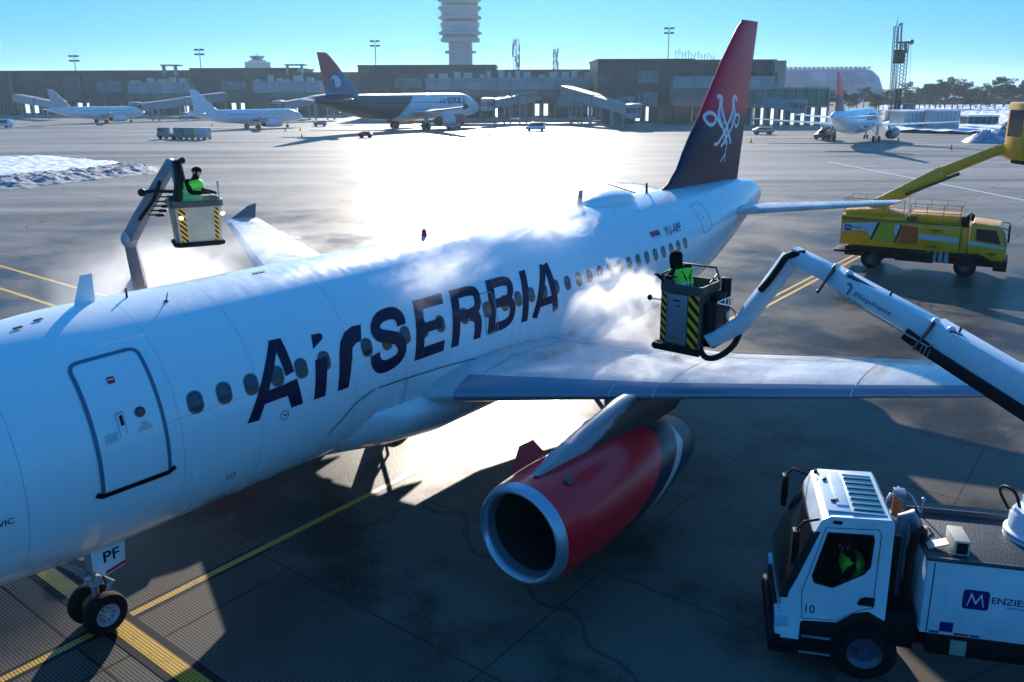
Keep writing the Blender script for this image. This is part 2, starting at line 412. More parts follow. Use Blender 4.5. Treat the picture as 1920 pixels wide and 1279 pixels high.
# snow
def snow_sheet(name, poly, h, sub, z0=.004, seed=0, m=SNOW):
    xs = [p[0] for p in poly]; ys = [p[1] for p in poly]; rnd = random.Random(seed)
    n = sub; b = MB(); from mathutils import noise as mn
    def inside(x, y):
        c = False; L = len(poly)
        for i in range(L):
            x1, y1 = poly[i]; x2, y2 = poly[(i+1) % L]
            if (y1 > y) != (y2 > y) and x < (x2-x1)*(y-y1)/(y2-y1)+x1: c = not c
        return c
    def edge(x, y):
        d = 1e9; L = len(poly)
        for i in range(L):
            a = Vector(poly[i]); e = Vector(poly[(i+1) % L])-a; t = max(0, min(1, (Vector((x, y))-a).dot(e)/e.dot(e))); d = min(d, (Vector((x, y))-a-e*t).length)
        return d
    H = {}
    for i in range(n+1):
        for k in range(n+1):
            x = min(xs)+(max(xs)-min(xs))*i/n; y = min(ys)+(max(ys)-min(ys))*k/n
            q = mn.fractal(Vector((x*.35, y*.35, seed)), 1, 2, 5)
            e = edge(x, y)*(1 if inside(x, y) else -1)+q*1.2
            H[i, k] = (x, y, z0-.02+h*min(1, max(0, e/2.5))*(.45+.5*mn.fractal(Vector((x*.9, y*.9, seed+5)), 1, 2, 4)+.5)) if e > 0 else None
    for i in range(n):
        for k in range(n):
            c = [H[i, k], H[i+1, k], H[i+1, k+1], H[i, k+1]]
            if all(c): b.face(c)
    return tag(b.build(name, m, smooth=True, ang=80, fixn=True), None, None, kind='structure')
DSNOW = mat('dirty_snow', (.34, .36, .39), .8, var=.9, vscale=1.6, bump=.6, bscale=3)
snow_sheet('snow_patch', [G(-40, 297).xy, G(90, 293).xy, G(225, 304).xy, G(262, 318).xy, G(150, 334).xy, G(-40, 350).xy], .35, 110, seed=3)
snow_sheet('snow_ridge', [G(150, 301).xy, G(300, 315).xy, G(305, 324).xy, G(120, 345).xy, G(-40, 362).xy, G(-40, 336).xy, G(120, 324).xy, G(225, 312).xy], .6, 170, seed=9, m=DSNOW)
snow_sheet('snow_field', [G(1655, 249).xy, G(1720, 252).xy, G(1990, 258).xy, P3(2150, 200, 520).xy, P3(1640, 200, 520).xy], .7, 90, seed=5)

# ================================================================== AIRLINER
ST = [(0, -.62, .03, .03), (.12, -.60, .30, .30), (.4, -.56, .58, .56), (.9, -.49, .92, .92), (1.6, -.37, 1.24, 1.28), (2.4, -.22, 1.51, 1.60), (3.3, -.09, 1.76, 1.87), (4.3, -.02, 1.92, 2.02), (5.3, 0, 1.975, 2.07),
      (21.3, 0, 1.975, 2.07), (22.5, .015, 1.965, 2.05), (24, .07, 1.91, 1.99), (26, .21, 1.76, 1.83), (28, .43, 1.50, 1.59), (30, .70, 1.17, 1.28), (32, 1.00, .80, .93), (33.3, 1.13, .55, .68), (33.95, 1.14, .40, .50), (34.15, 1.13, .26, .34)]
ZC = 3.7745
def stn(x):
    if x <= ST[0][0]: return ST[0][1:]
    for i in range(len(ST)-1):
        if x <= ST[i+1][0]:
            t = (x-ST[i][0])/(ST[i+1][0]-ST[i][0]); r = []
            h = ST[i+1][0]-ST[i][0]
            for k in (1, 2, 3):
                def sl(j):
                    if j <= 0: return (ST[1][k]-ST[0][k])/(ST[1][0]-ST[0][0])
                    if j >= len(ST)-1: return (ST[-1][k]-ST[-2][k])/(ST[-1][0]-ST[-2][0])
                    a = (ST[j][k]-ST[j-1][k])/(ST[j][0]-ST[j-1][0]); b = (ST[j+1][k]-ST[j][k])/(ST[j+1][0]-ST[j][0])
                    return 0 if a*b <= 0 else 2*a*b/(a+b)
                m0, m1 = sl(i)*h, sl(i+1)*h
                r.append((2*t**3-3*t*t+1)*ST[i][k]+(t**3-2*t*t+t)*m0+(-2*t**3+3*t*t)*ST[i+1][k]+(t**3-t*t)*m1)
            return r
    return ST[-1][1:]
def fus(x, a, off=0):                    # point on the port side of the fuselage, a = angle (rad) above the horizontal
    zc, ry, rz = stn(x); t = atan2(sin(a)*ry, cos(a)*rz)
    n = Vector((0, -cos(t)/ry, sin(t)/rz)).normalized()
    return Vector((x, -ry*cos(t), ZC+zc+rz*sin(t)))+n*off
RA = 2.02
def fport(x, t, off): return fus(x, t/RA, off)     # t = arc length in metres
def fside(sgn):
    def f(x, t, off):
        p = fus(x, t/RA, off); return Vector((p.x, sgn*-p.y, p.z)) if sgn > 0 else p
    return f
FINLE = [(25.35, 5.70), (26.1, 5.98), (26.75, 6.45), (27.6, 7.47), (28.37, 8.26), (29.97, 10.16), (31.35, 11.55), (31.75, 11.80)]
FINTE = [(32.2, 5.35), (33.36, 11.86)]
def fin_x(z):
    le = FINLE[0][0]
    for (x0, z0), (x1, z1) in zip(FINLE, FINLE[1:]):
        if z0 <= z <= z1: le = x0+(x1-x0)*(z-z0)/(z1-z0)
    if z > FINLE[-1][1]: le = FINLE[-1][0]
    te = FINTE[0][0]+(FINTE[1][0]-FINTE[0][0])*(z-FINTE[0][1])/(FINTE[1][1]-FINTE[0][1]); return le, te
def af(u): return 5*(.2969*sqrt(max(u, 0))-.126*u-.3516*u*u+.2843*u**3-.1036*u**4)
US = [0, .006, .02, .05, .1, .18, .28, .4, .52, .64, .76, .88, 1]
def foil(le, te, y, z, tc, camb=.0, u0=0, u1=1, off=0):
    c = te-le; up = []; lo = []
    us = [u for u in US if u0 <= u <= u1]
    for u in us:
        t = af(u)*tc*c+.004+off; cz = camb*c*4*u*(1-u)
        up.append((le+u*c-(off if u == 0 else 0), y, z+cz+t)); lo.append((le+u*c-(off if u == 0 else 0), y, z+cz-t*.85))
    return up[::-1]+lo
def fin_t(x, z):
    le, te = fin_x(z); return af(min(1, max(0, (x-le)/(te-le))))*(.095 if z > 6.6 else .05)*min(te-le, 6)+.006
def fin_mat(name, kind):
    m = bpy.data.materials.new(name); m.use_nodes = True; N = NB(m); o, (X, Y, Z) = N.xyz(); L = N.n.links.new
    if kind == 'main': f = N.rng(N.math('ADD', Z, N.math('MULTIPLY', N.noise(o, .5, 2), .2)), 7.9, 8.8, 0, 1, True); c = N.mix(f, (.004, .007, .045), (.85, .005, .045))
    else:
        f = N.rng(N.math('ADD', Z, N.math('MULTIPLY', X, -.35)), -2.3, -1.5, 0, 1, True); c = N.mix(f, (.01, .03, .12), (.45, .02, .04))
    L(c, N.b.inputs['Base Color']); N.b.inputs['Roughness'].default_value = .35; N.b.inputs['Specular IOR Level'].default_value = .35
    return m
def cowl_mat():
    m = bpy.data.materials.new('cowl_livery'); m.use_nodes = True; N = NB(m); o, (X, Y, Z) = N.xyz(); L = N.n.links.new
    g = N.math('SUBTRACT', X, N.math('MULTIPLY', N.math('SUBTRACT', Z, 1.6), 1.75)); g = N.math('ADD', g, N.math('MULTIPLY', N.math('POWER', N.math('ABSOLUTE', N.math('SUBTRACT', Z, 1.6)), 2), .5))
    c = N.mix(N.math('GREATER_THAN', g, 13.15), (.90, .004, .020), (.004, .005, .04))
    c = N.mix(N.math('MULTIPLY', N.math('GREATER_THAN', g, 14.15), N.math('LESS_THAN', g, 14.6)), c, (.62, .66, .72))
    c = N.mix(N.math('GREATER_THAN', g, 14.6), c, (.012, .02, .06))
    L(c, N.b.inputs['Base Color']); N.b.inputs['Roughness'].default_value = .28; N.b.inputs['Coat Weight'].default_value = .15
    return m
def pylon_mat():
    m = bpy.data.materials.new('pylon_grey_black'); m.use_nodes = True; N = NB(m); o, (X, Y, Z) = N.xyz()
    f = N.rng(N.math('ADD', N.math('SUBTRACT', N.math('MULTIPLY', X, .30), Z), N.math('MULTIPLY', N.noise(o, 3, 4), .3)), 1.12, 1.24)  # grey at the top front, near-black towards the lower rear
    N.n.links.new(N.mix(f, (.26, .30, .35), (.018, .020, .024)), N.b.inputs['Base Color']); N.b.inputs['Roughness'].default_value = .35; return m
PYL = pylon_mat()
COWL = cowl_mat(); FINM = fin_mat('fin_livery', 'main')
# wing planform: (y, xLE, xTE, z, t/c)
WS = [(1.0, 11.35, 17.6, 2.72, .15), (2.0, 11.8, 17.6, 2.78, .148), (4.2, 12.92, 17.6, 2.95, .13), (6.4, 14.05, 17.62, 3.11, .118), (9.5, 15.63, 18.6, 3.34, .112), (13.2, 17.52, 19.78, 3.63, .108), (17.0, 19.46, 21.0, 3.93, .10)]
def wst(y):
    for a, b in zip(WS, WS[1:]):
        if a[0] <= y <= b[0]: t = (y-a[0])/(b[0]-a[0]); return tuple(p+(q-p)*t for p, q in zip(a, b))
    return WS[-1]
def wing_top(y, u, off=0):
    y_, le, te, z, tc = wst(y); c = te-le; return Vector((le+u*c, -y, z+.015*c*4*u*(1-u)+af(u)*tc*c+.004+off))

def NR(x):
    P_ = ((10.16, .985), (10.4, 1.01), (10.8, 1.04), (11.4, 1.055), (12.4, 1.05), (13.2, 1.01), (13.9, .94), (14.5, .85), (14.95, .775))
    for a, b in zip(P_, P_[1:]):
        if x <= b[0]: return a[1]+(b[1]-a[1])*(x-a[0])/(b[0]-a[0])
    return .775
def q5(x0, x1, t0, t1): return [(x0, t0), (x1, t0), (x1, t1), (x0, t1)]
def airliner(root, paint, fin_material, cowl, tail_paint=None, detail=True, hi=1, engm=None, belly=None, seg=None, fus_mats=None, fus_fn=None):
    seg = seg or (72 if detail else 28)
    P = lambda mb, n, m, par=root, **k: mb.build(n, m, par, **k)
    xs = sorted(set([s[0] for s in ST]+[ST[0][0]+.04, .25, .65, 1.2, 2, 2.8, 3.8, 4.8]+([i*.8+5.3 for i in range(1, 20)] if detail else [10, 15])+[21.9, 23.2, 25, 27, 29, 31, 32.7, 33.7]))
    b = MB(); rings = []
    for x in xs:
        zc, ry, rz = stn(x); rings.append([(x, ry*cos(2*pi*k/seg), ZC+zc+rz*sin(2*pi*k/seg)) for k in range(seg)])
    if fus_fn:
        for i in range(len(rings)-1): b.loft(rings[i:i+2], fus_fn(xs[i]), False)
        b.loft([rings[-1], rings[-1]], fus_fn(99), True, cap0=False)
    else: b.loft(rings)
    F = P(b, 'fuselage', fus_mats or paint, ang=50)
    # exhaust of the auxiliary unit
    b = MB(); zc, ry, rz = stn(34.15); b.lathe([(-.02, .24), (.10, .22), (.10, .17), (-.3, .15)], (34.15, 0, ZC+zc), 'x', 18); P(b, 'tail_exhaust', METAL)
    # cockpit glazing
    for s in (-1, 1):
        pl = [[(1.30, 1.08), (1.75, 1.22), (1.95, .55), (1.50, .45)], [(1.80, 1.22), (2.35, 1.12), (2.50, .55), (2.0, .55)], [(2.40, 1.10), (2.9, .95), (3.0, .58), (2.55, .55)]]
        decal('cockpit_window', [([q], 0, .012) for q in pl], lambda x, t, o, s=s: (lambda p: Vector((p.x, p.y*(1 if s < 0 else -1), p.z)))(fus(x, .40+t*.26, o)), GLASS, F, .2)
    # belly fairing
    b = MB(); rings = []
    for x, k in ((9.3, 0), (10.0, .35), (11.0, .75), (12.2, 1), (15, 1), (17.5, 1), (18.8, .75), (20.0, .38), (21.2, 0)):
        rr = []
        for j in range(25):
            t = pi+pi*j/24; yy = (1.45+.66*k)*cos(t); zz = ZC-.75*k-.6+(2.075-.75*k-.6+.30*k+0)*sin(t)*.985
            rr.append((x, yy, zz if k else ZC-.6+1.47*sin(t)))
        rings.append(rr+[(x, 1.2, ZC-.5), (x, -1.2, ZC-.5)])
    b.loft(rings); P(b, 'belly_fairing', belly or paint, ang=60)
    # fin
    b = MB(); rings = []
    for z in (5.2, 5.55, 5.72, 6.0, 6.46, 7, 7.5, 8.26, 9.2, 10.16, 11, 11.55, 11.78, 11.86):
        le, te = fin_x(max(z, 5.7)); te = fin_x(z)[1]; k = .095 if z > 6.6 else .05; c = min(te-le, 6)
        if z > 11.8: k = .03
        rings.append([(le+(te-le)*u, y*(af(u)*k*c+.006), z) for y, uu in ((-1, US), (1, US[::-1])) for u in uu])
    b.loft(rings); FIN = P(b, 'tail_fin', fin_material, ang=40)
    # tailplane
    for s in (-1, 1):
        b = MB(); rings = []
        for y, le, te, z in ((.3, 28.9, 32.9, 4.62), (1.0, 29.35, 33.0, 4.68), (6.0, 31.9, 33.5, 5.12), (6.22, 32.25, 33.5, 5.14)):
            rings.append(foil(le, te, s*y, z, .10 if y < 6.1 else .04))
        b.loft(rings); P(b, 'tailplane', WINGM if detail else paint, ang=40)
    # wings
    for s in (-1, 1):
        b = MB(); b.loft([foil(a[1], a[2], s*a[0], a[3], a[4], .015) for a in WS]); W = P(b, 'wing', WINGM, ang=40)
        if detail or hi:
            cuts = [2.35, 5.35, 6.15, 9.6, 13.05, 16.5] if detail else []
            for i, (ya, yb) in enumerate(zip(cuts, cuts[1:])):
                b = MB(); b.loft([foil(*(lambda a: (a[1], a[2], s*y, a[3], a[4]))(wst(y)), .015, 0, .1, .008) for y in sorted([ya+.015, yb-.015]+[w_[0] for w_ in WS if ya+.1 < w_[0] < yb-.1])]); P(b, 'slat', mat('slat_metal', (.18, .25, .34), .26, metal=.3), W, ang=40)
            # wingtip fence
            a = WS[-1]; b = MB(); b.prism([(a[1]+.1, 0, a[3]), (a[1]+1.15, 0, a[3]+.55), (a[1]+1.55, 0, a[3]+.62), (a[1]+1.45, 0, a[3]), (a[1]+1.5, 0, a[3]-.45), (a[1]+1.15, 0, a[3]-.42)], (0, .05, 0))
            for i, v in enumerate(b.v): b.v[i] = (v[0], s*(17.0+v[1]), v[2])
            P(b, 'wingtip_fence', SEAL if detail else paint, W, ang=30)
        if detail:
            for y in (3.9, 7.0, 10.4, 13.5):  # flap track fairings under the trailing edge
                a = wst(y); b = MB(); b.lathe([(0, .02), (.3, .13), (1.0, .17), (1.9, .13), (2.6, .02)], (a[2]-2.0, s*y, a[3]-.20), 'x', 12); P(b, 'flap_fairing', WINGM, W)
            # flap and spoiler seams
            fn = lambda y, u, off, s=s: (lambda p: Vector((p.x, p.y if s < 0 else -p.y, p.z)))(wing_top(y, u, off))
            q = []
            for ya, yb, u in ((2.2, 6.3, .74), (6.5, 13.2, .74), (13.3, 16.6, .76), (2.4, 12.6, .66)): q.append([(ya, u), (yb, u), (yb, u+.006), (ya, u+.006)])
            for y in (6.4, 8.4, 10.5, 12.6, 13.25): q.append([(y, .66), (y+.02, .66), (y+.02, .995), (y, .995)])
            for y in (2.6, 6.3, 9.6, 13.0): q.append([(y, .11), (y+.018, .11), (y+.018, .64), (y, .64)])
            decal('panel_seam', [(q, 0, .004)], fn, SEAL, W, .02)
        # engine pylon
        b = MB(); yy = s*5.75
        prof = [(10.35, 2.58), (10.9, 2.74), (11.8, 2.90), (13.3, 3.12), (14.6, 3.14), (16.6, 2.95), (16.9, 2.70), (15.6, 2.30), (14.2, 2.28), (12.4, 2.48), (11.0, 2.50)]
        cx = 13.2; b.loft([[(p[0] if abs(k) < .8 else p[0]+(cx-p[0])*.04, yy+k*(.06 if p[0] < 10.5 else .15), p[1] if abs(k) < .8 else p[1]-.03) for p in prof] for k in (-1, -.7, .7, 1)])
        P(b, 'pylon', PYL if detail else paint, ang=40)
        # nacelle
        n = 48 if detail else 16; c = (0, yy, 0)
        def ax(x): return 1.575-.030*(x-10)
        def ring(x, r): x -= .10 if x < 14 else 0; r *= .972; return [(x, yy+r*cos(2*pi*k/n), ax(x)+r*sin(2*pi*k/n)) for k in range(n)]
        b = MB(); b.loft([ring(x, r) for x, r in ((10.16, .985), (10.4, 1.01), (10.8, 1.04), (11.4, 1.055), (12.4, 1.05), (13.2, 1.01), (13.9, .94), (14.5, .85), (14.95, .775), (14.96, .70))], 0, False)
        N_ = P(b, 'engine_cowl', cowl, ang=40)
        b = MB(); b.loft([ring(x, r) for x, r in ((10.16, .986), (10.03, .95), (9.96, .90), (9.95, .87), (9.98, .83), (10.10, .79), (10.25, .775))], 0, False); P(b, 'inlet_lip', METAL, N_, ang=70)
        b = MB(); b.loft([ring(x, r) for x, r in ((10.25, .774), (10.7, .78), (11.05, .80), (11.40, .81))], 0, False); P(b, 'inlet_duct', mat('duct_dark', (.02, .025, .03), .5), N_, ang=70)
        b = MB()
        if detail:
            for k in range(22):
                t = 2*pi*k/22; d = Vector((0, cos(t), sin(t))); e = Vector((0, -sin(t), cos(t))); o_ = Vector((11.1, yy, ax(11.1)))
                b.face([o_+d*.2-e*.04+Vector((-.02, 0, 0)), o_+d*.2+e*.05+Vector((.06, 0, 0)), o_+d*.79+e*.13+Vector((.05, 0, 0)), o_+d*.79-e*.07+Vector((-.07, 0, 0))])
        b.loft([ring(11.24, .8), ring(11.25, .01)], 0, False); b.loft([ring(11.1, .24), ring(10.95, .2), ring(10.75, .1), ring(10.66, .01)], 0, False); P(b, 'fan', BLACK, N_, fixn=False)
        b = MB(); b.loft([ring(x, r) for x, r in ((14.94, .77), (15.3, .70), (15.7, .60), (15.70, .57), (15.0, .6), (14.8, .3), (14.8, .01))], 0, False); b.loft([ring(x, r) for x, r in ((15.0, .34), (15.6, .30), (16.1, .16), (16.3, .02))], 0, True); P(b, 'exhaust_nozzle', mat('nozzle_metal', (.07, .10, .14), .4, metal=.5), N_, ang=50)
        if detail:
            fnq = lambda x, t, off, yy=yy, s=s: Vector((x-.10, yy+s*(NR(x)*.972+off)*cos(t), ax(x)+(NR(x)*.972+off)*sin(t)))
            decal('cowl_seam', [(ribbon([(x_, -1.4+.1*i) for i in range(32)], .012), 0, .003) for x_ in (11.75, 13.35)]+[(ribbon([(10.3, 1.15), (14.2, 1.15)], .012), 0, .004), (ribbon([(10.3, -.95), (14.2, -.95)], .012), 0, .004)], fnq, SEAL, N_, .08)
            decal('cowl_latch', [([q5(11.85+.55*i, 11.97+.55*i, -.90, -.86)], 0, .005) for i in range(4)], fnq, DMETAL, N_, 0)
            for t0 in (radians(130) if s < 0 else radians(50),):
                pass
            t = radians(48) if s < 0 else radians(132); d = Vector((0, cos(t), sin(t))); o_ = Vector((0, yy, 1.60))
            b = MB(); b.prism([o_+d*r+Vector((x, 0, 0)) for x, r in ((10.55, 1.0), (11.15, 1.38), (11.55, 1.36), (11.65, 1.0))], d.cross(Vector((1, 0, 0)))*.04); P(b, 'nacelle_strake', RED, N_)
            fnc = lambda x, t, off, yy=yy: Vector((x, yy-(1.055+off)*cos(t), ax(x)+(1.055+off)*sin(t)))
            b = MB(); b.lathe([(0, .10), (.012, .09), (.012, .0)], (0, 0, 0), 'z', 14)
            M_ = Matrix.Translation((10.75, yy-1.035*cos(radians(62)), ax(10.75)+1.035*sin(radians(62))))@Matrix.Rotation(radians(28), 4, 'X')@Matrix.Translation((0, 0, .005))
            b.v = [tuple(M_@Vector(v)) for v in b.v]; P(b, 'cowl_vent', DMETAL, N_)
        # main gear
        b = MB(); y = s*3.8
        b.tube((16.1, y, 2.9), (16.1, y, .60), .11, .09, 12); b.tube((16.1, y, .60), (16.1, y-.0, .58), .12, .12, 10)
        b.tube((16.1, y-.46, .58), (16.1, y+.46, .58), .07, None, 10); b.tube((16.1, y, 1.4), (16.1, y-s*1.1, 2.5), .06, None, 8); b.tube((16.1, y, 1.0), (16.5, y, 1.6), .04); b.tube((16.5, y, 1.6), (16.15, y, 2.1), .04)
        Gm = P(b, 'main_gear', GREY)
        b = MB(); b.box(15.75, 16.5, y+s*.22, y+s*.25, 1.25, 2.65); P(b, 'gear_door', paint, Gm)
        for k in (-1, 1):
            b = MB(); b.lathe([(-.17, .28), (-.19, .42), (-.15, .54), (-.08, .575), (.08, .575), (.15, .54), (.19, .42), (.17, .28)], (16.1, y+k*.46, .575), 'y', 28, 0); b.lathe([(-.15, .29), (-.10, .27), (-.06, .1), (-.16, .08), (-.16, .01)], (16.1, y+k*.46, .575), 'y', 20, 1); b.lathe([(.15, .29), (.10, .27), (.06, .1), (.16, .08), (.16, .01)], (16.1, y+k*.46, .575), 'y', 20, 1)
            P(b, 'wheel', [RUB, GREY], Gm)
    # nose gear
    b = MB(); b.tube((5.1, 0, 1.9), (5.1, 0, 1.0), .10, .09, 14); b.tube((5.1, 0, 1.05), (5.1, 0, .40), .065, .06, 12, 1); b.tube((5.1, -.26, .38), (5.1, .26, .38), .05, None, 10)
    b.tube((5.1, 0, .95), (4.3, 0, 1.85), .045, None, 8); b.tube((5.1, -.18, 1.02), (5.1, .18, 1.02), .06, None, 10); b.path([(5.22, 0, .95), (5.42, 0, .75), (5.20, 0, .5)], .035, 8); b.box(5.0, 5.2, -.13, .13, .86, 1.0)
    b.tube((4.98, -.2, 1.12), (4.98, .2, 1.12), .03, None, 8)
    for k in (-1, 1): b.path([(5.16, k*.06, 1.5), (5.22, k*.09, 1.1), (5.25, k*.1, .8), (5.16, k*.1, .5)], .014, 6, 2)
    Ng = P(b, 'nose_gear', [GREY, METAL, BLACK])
    for k in (-1, 1):
        b = MB(); b.lathe([(-.10, .20), (-.12, .30), (-.09, .36), (-.04, .38), (.04, .38), (.09, .36), (.12, .30), (.10, .20)], (5.1, k*.27, .38), 'y', 32, 0)
        b.lathe([(k*.11, .205), (k*.085, .19), (k*.05, .15), (k*.06, .07), (k*.10, .055), (k*.10, .005)], (5.1, k*.27, .38), 'y', 24, 1)
        if detail:
            for q in range(9):
                t = 2*pi*q/9; b.tube((5.1+.12*cos(t), k*.27+k*.05, .38+.12*sin(t)), (5.1+.12*cos(t), k*.27+k*.075, .38+.12*sin(t)), .018, None, 6, 2)
        P(b, 'wheel', [RUB, GREY, DMETAL], Ng)
    if detail:
        for k in (-1, 1):
            b = MB(); b.lathe([(0, .012), (.03, .065), (.06, .085), (.065, .085)], (4.97, k*.2, 1.13), 'x', 16); b.v = [(4.97-(v[0]-4.97), v[1], v[2]) for v in b.v]; P(b, 'taxi_light', METAL, Ng)
        for k in (-1, 1):
            b = MB(); b.box(4.95, 5.65, k*.50-.012, k*.50+.012, 1.18, 1.95); 
            b = MB(); b.prism([(4.95, k*.40-.012, 1.75), (4.95, k*.40-.012, 1.32), (5.12, k*.40-.012, 1.15), (5.50, k*.40-.012, 1.22), (5.55, k*.40-.012, 1.80)], (0, .024, 0)); D_ = P(b, 'gear_door', paint, Ng, bevel=.004)
            if k < 0:
                fnp = planar((0, -.417, 0), (1, 0, 0), (0, 0, 1), (0, -1, 0))
                decal('door_lettering', [(fit(text_polys('PF', 1, .01), 5.14, 5.42, 1.40, 1.60), 0, .002)], fnp, NAVY, Ng, 0)
                decal('door_warning_band', [([[(5.13, 1.175), (5.5, 1.24), (5.51, 1.30), (5.16, 1.235)]], 0, .002)], fnp, RED, Ng, 0)
    return F, FIN
# ------------------------------------------------------------------ the aircraft being de-iced
JET = empty('passenger_jet', (0, 0, 0), 0, 'huge pale blue airliner being de-iced in the foreground, filling the left half', 'airliner')
def _fm(x): return 0
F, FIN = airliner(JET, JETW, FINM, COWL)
# windows
def cabin_window(x, zoff=0):
    a0 = math.asin((.5634)/2.04); t0 = RA*(a0*.985+.012)
    t0 = RA*radians(16.55); bl = random.choice((.02, .05, .07, .04, -.03))
    decal('window', [(ribbon(rrect(x, t0, .128, .182, .12, 5), .030, True), 0, .004), ([rrect(x, t0, .116, .170, .11, 5)], 1, .002), ([[(a, b_) for a, b_ in rrect(x, t0, .098, .150, .09, 5) if b_ > t0-bl-.001]+[(x-.098, t0-bl), (x+.098, t0-bl)][::-1][::-1]], 2, .0035)], fport, [SEAL, WGLASS, BLIND], JET, .09)
    decal('window', [(ribbon(rrect(x, t0, .128, .182, .12, 4), .030, True), 0, .004), ([rrect(x, t0, .116, .170, .11, 4)], 1, .002)], fside(1), [SEAL, WGLASS], JET, .09)
for i in range(12): cabin_window(6.2714+.5334*i)
cabin_window(12.93)
for i in range(19): cabin_window(14.3868+.5334*i)
# doors: frame, panel, sill, writing
def q4(x0, x1, t0, t1): return [(x0, t0), (x1, t0), (x1, t1), (x0, t1)]
for sd_, fn in ((0, fport), (1, fside(1))):
    t0, t1 = RA*radians(-11.2), RA*radians(49.2)
    pth = [(4.63+.0*0, t0)]+[(4.63, t0+(t1-t0-.15)*k/12) for k in range(1, 13)]+[(4.635, t1-.10), (4.665, t1-.045), (4.71, t1-.012), (4.78, t1), (5.54, t1), (5.61, t1-.012), (5.655, t1-.045), (5.685, t1-.10)]+[(5.69, t0+(t1-t0-.15)*(12-k)/12) for k in range(1, 13)]
    D = decal('cabin_door', [([q4(4.65, 5.67, t0, t1-.03)], 0, .006)], fn, JETW, JET, .06)
    decal('door_seal', [(ribbon(pth, .062), 0, .010)], fn, mat('door_seal_blue', (.06, .17, .27), .45), D, .06)
    decal('door_sill', [(ribbon([(4.52, t0+.02), (4.62, t0-.04), (5.66, t0-.04), (5.78, t0+.02)], .085), 0, .02)], fn, BLACK, D, .06)
    decal('door_handle', [([rrect(5.06, RA*radians(18.9), .022, .085, .02)], 0, .010)], fn, BLACK, D, .06)
    decal('door_window', [([circ(5.36, RA*radians(20.1), .085)], 0, .012), ([circ(5.36, RA*radians(20.1), .035)], 1, .014)], fn, [GLASS, RED], D, .06)
    tx = []
    for i, (s_, y_) in enumerate((('DO NOT OPEN', .50), ('ARMED DOOR', .47), ('SLIDE INSIDE', .44), ('TO OPEN LIFT', .41), ('HANDLE UP', .38))): tx += fit(text_polys(s_, 1), 4.76, 4.96-.01*(i % 2), y_, y_+.020)
    tx2 = fit(text_polys('OPEN', 1), 4.98, 5.06, .78, .80); tx2 += ribbon([(4.99, .40), (4.99, .75)], .006)+ribbon([(5.10, .44), (5.10, .80)], .006)+ribbon([(4.97, .76), (5.11, .81)], .006)
    tr = []
    for i, (s_, w_, y_) in enumerate((('WARNING', .05, .53), ('CABIN', .05, .50), ('PRESSURE', .09, .47), ('DO NOT OPEN', .11, .44), ('RED LIGHT ON', .12, .41))): tr += fit(text_polys(s_, 1), 5.38-w_, 5.38+w_, y_, y_+.020)
    decal('door_placard', [(tx+tx2, 0, .010), (tr, 1, .010), ([rrect(5.11, RA*radians(37.2), .055, .055, .01)], 1, .010), (ribbon([(5.07, 1.32), (5.15, 1.32)], .02), 2, .012)], fn, [mat('placard_ink', (.03, .05, .09), .5), RED, JETW], D, .06)
    decal('rain_gutter', [(ribbon([(4.45, RA*radians(53.6)), (5.2, RA*radians(55)), (6.0, RA*radians(55.2))], .016), 0, .014)], fn, JETW, D, .3)
    # rear door
    D2 = decal('cabin_door', [(ribbon(rrect(26.05, RA*radians(34), .42, .62, .12), .02, True), 0, .006)], fn, SEAL, JET, .06)
    decal('door_handle', [([rrect(26.0, RA*radians(33), .02, .06, .015)], 0, .008)], fn, BLACK, D2, .06)
    # overwing exit
    D3 = decal('overwing_exit', [(ribbon(rrect(13.82, RA*radians(13.2), .225, .50, .07), .018, True), 0, .008), (ribbon(rrect(13.82, RA*radians(13.2), .20, .475, .06), .008, True), 1, .008)], fn, [SEAL, JETW], JET, .08)
    decal('window', [(ribbon(rrect(13.73, RA*radians(16.0), .128, .182, .12, 5), .030, True), 0, .012), ([rrect(13.73, RA*radians(16.0), .116, .170, .11, 5)], 1, .010)], fn, [SEAL, WGLASS], D3, .09)
    # skin seams
    lw = ribbon([(3.4, .33), (4.6, .36), (5.7, .40), (9, .42), (12, .44), (16, .46), (24, .50)], .006)
    for x_ in (3.62, 5.95, 7.45, 9.6, 11.0, 12.2, 14.6, 16.1, 17.6, 19.3, 21.0): lw += ribbon([(x_, -1.6), (x_, 2.9)], .006)
    lw += ribbon([(3.4, -.9), (21, -.9)], .006)+ribbon([(3.4, 2.35), (21, 2.35)], .006)
    decal('skin_seam', [(lw, 0, .001)], fn, mat('seam_paint', (.28, .37, .46), .4), JET, .09)
    fl = catmull([(9.0, -1.05), (9.16, -.90), (9.54, -.547), (9.8, -.42), (10.08, -.335)], 5)
    decal('fairing_seam', [(ribbon(fl, .028)+ribbon([(10.2, -.33), (10.82, -.342), (11.97, -.40), (13.35, -.52)], .026)+ribbon([(13.5, -.535), (15.0, -.79), (16.5, -1.1), (18.6, -1.7)], .02)+ribbon([(11.0, -.38), (11.0, -1.0), (10.9, -1.25)], .012)+ribbon([(11.6, -1.0), (12.4, -.75)], .010), 0, .030)], fn, mat('seam_dark', (.05, .08, .12), .5), JET, .07)
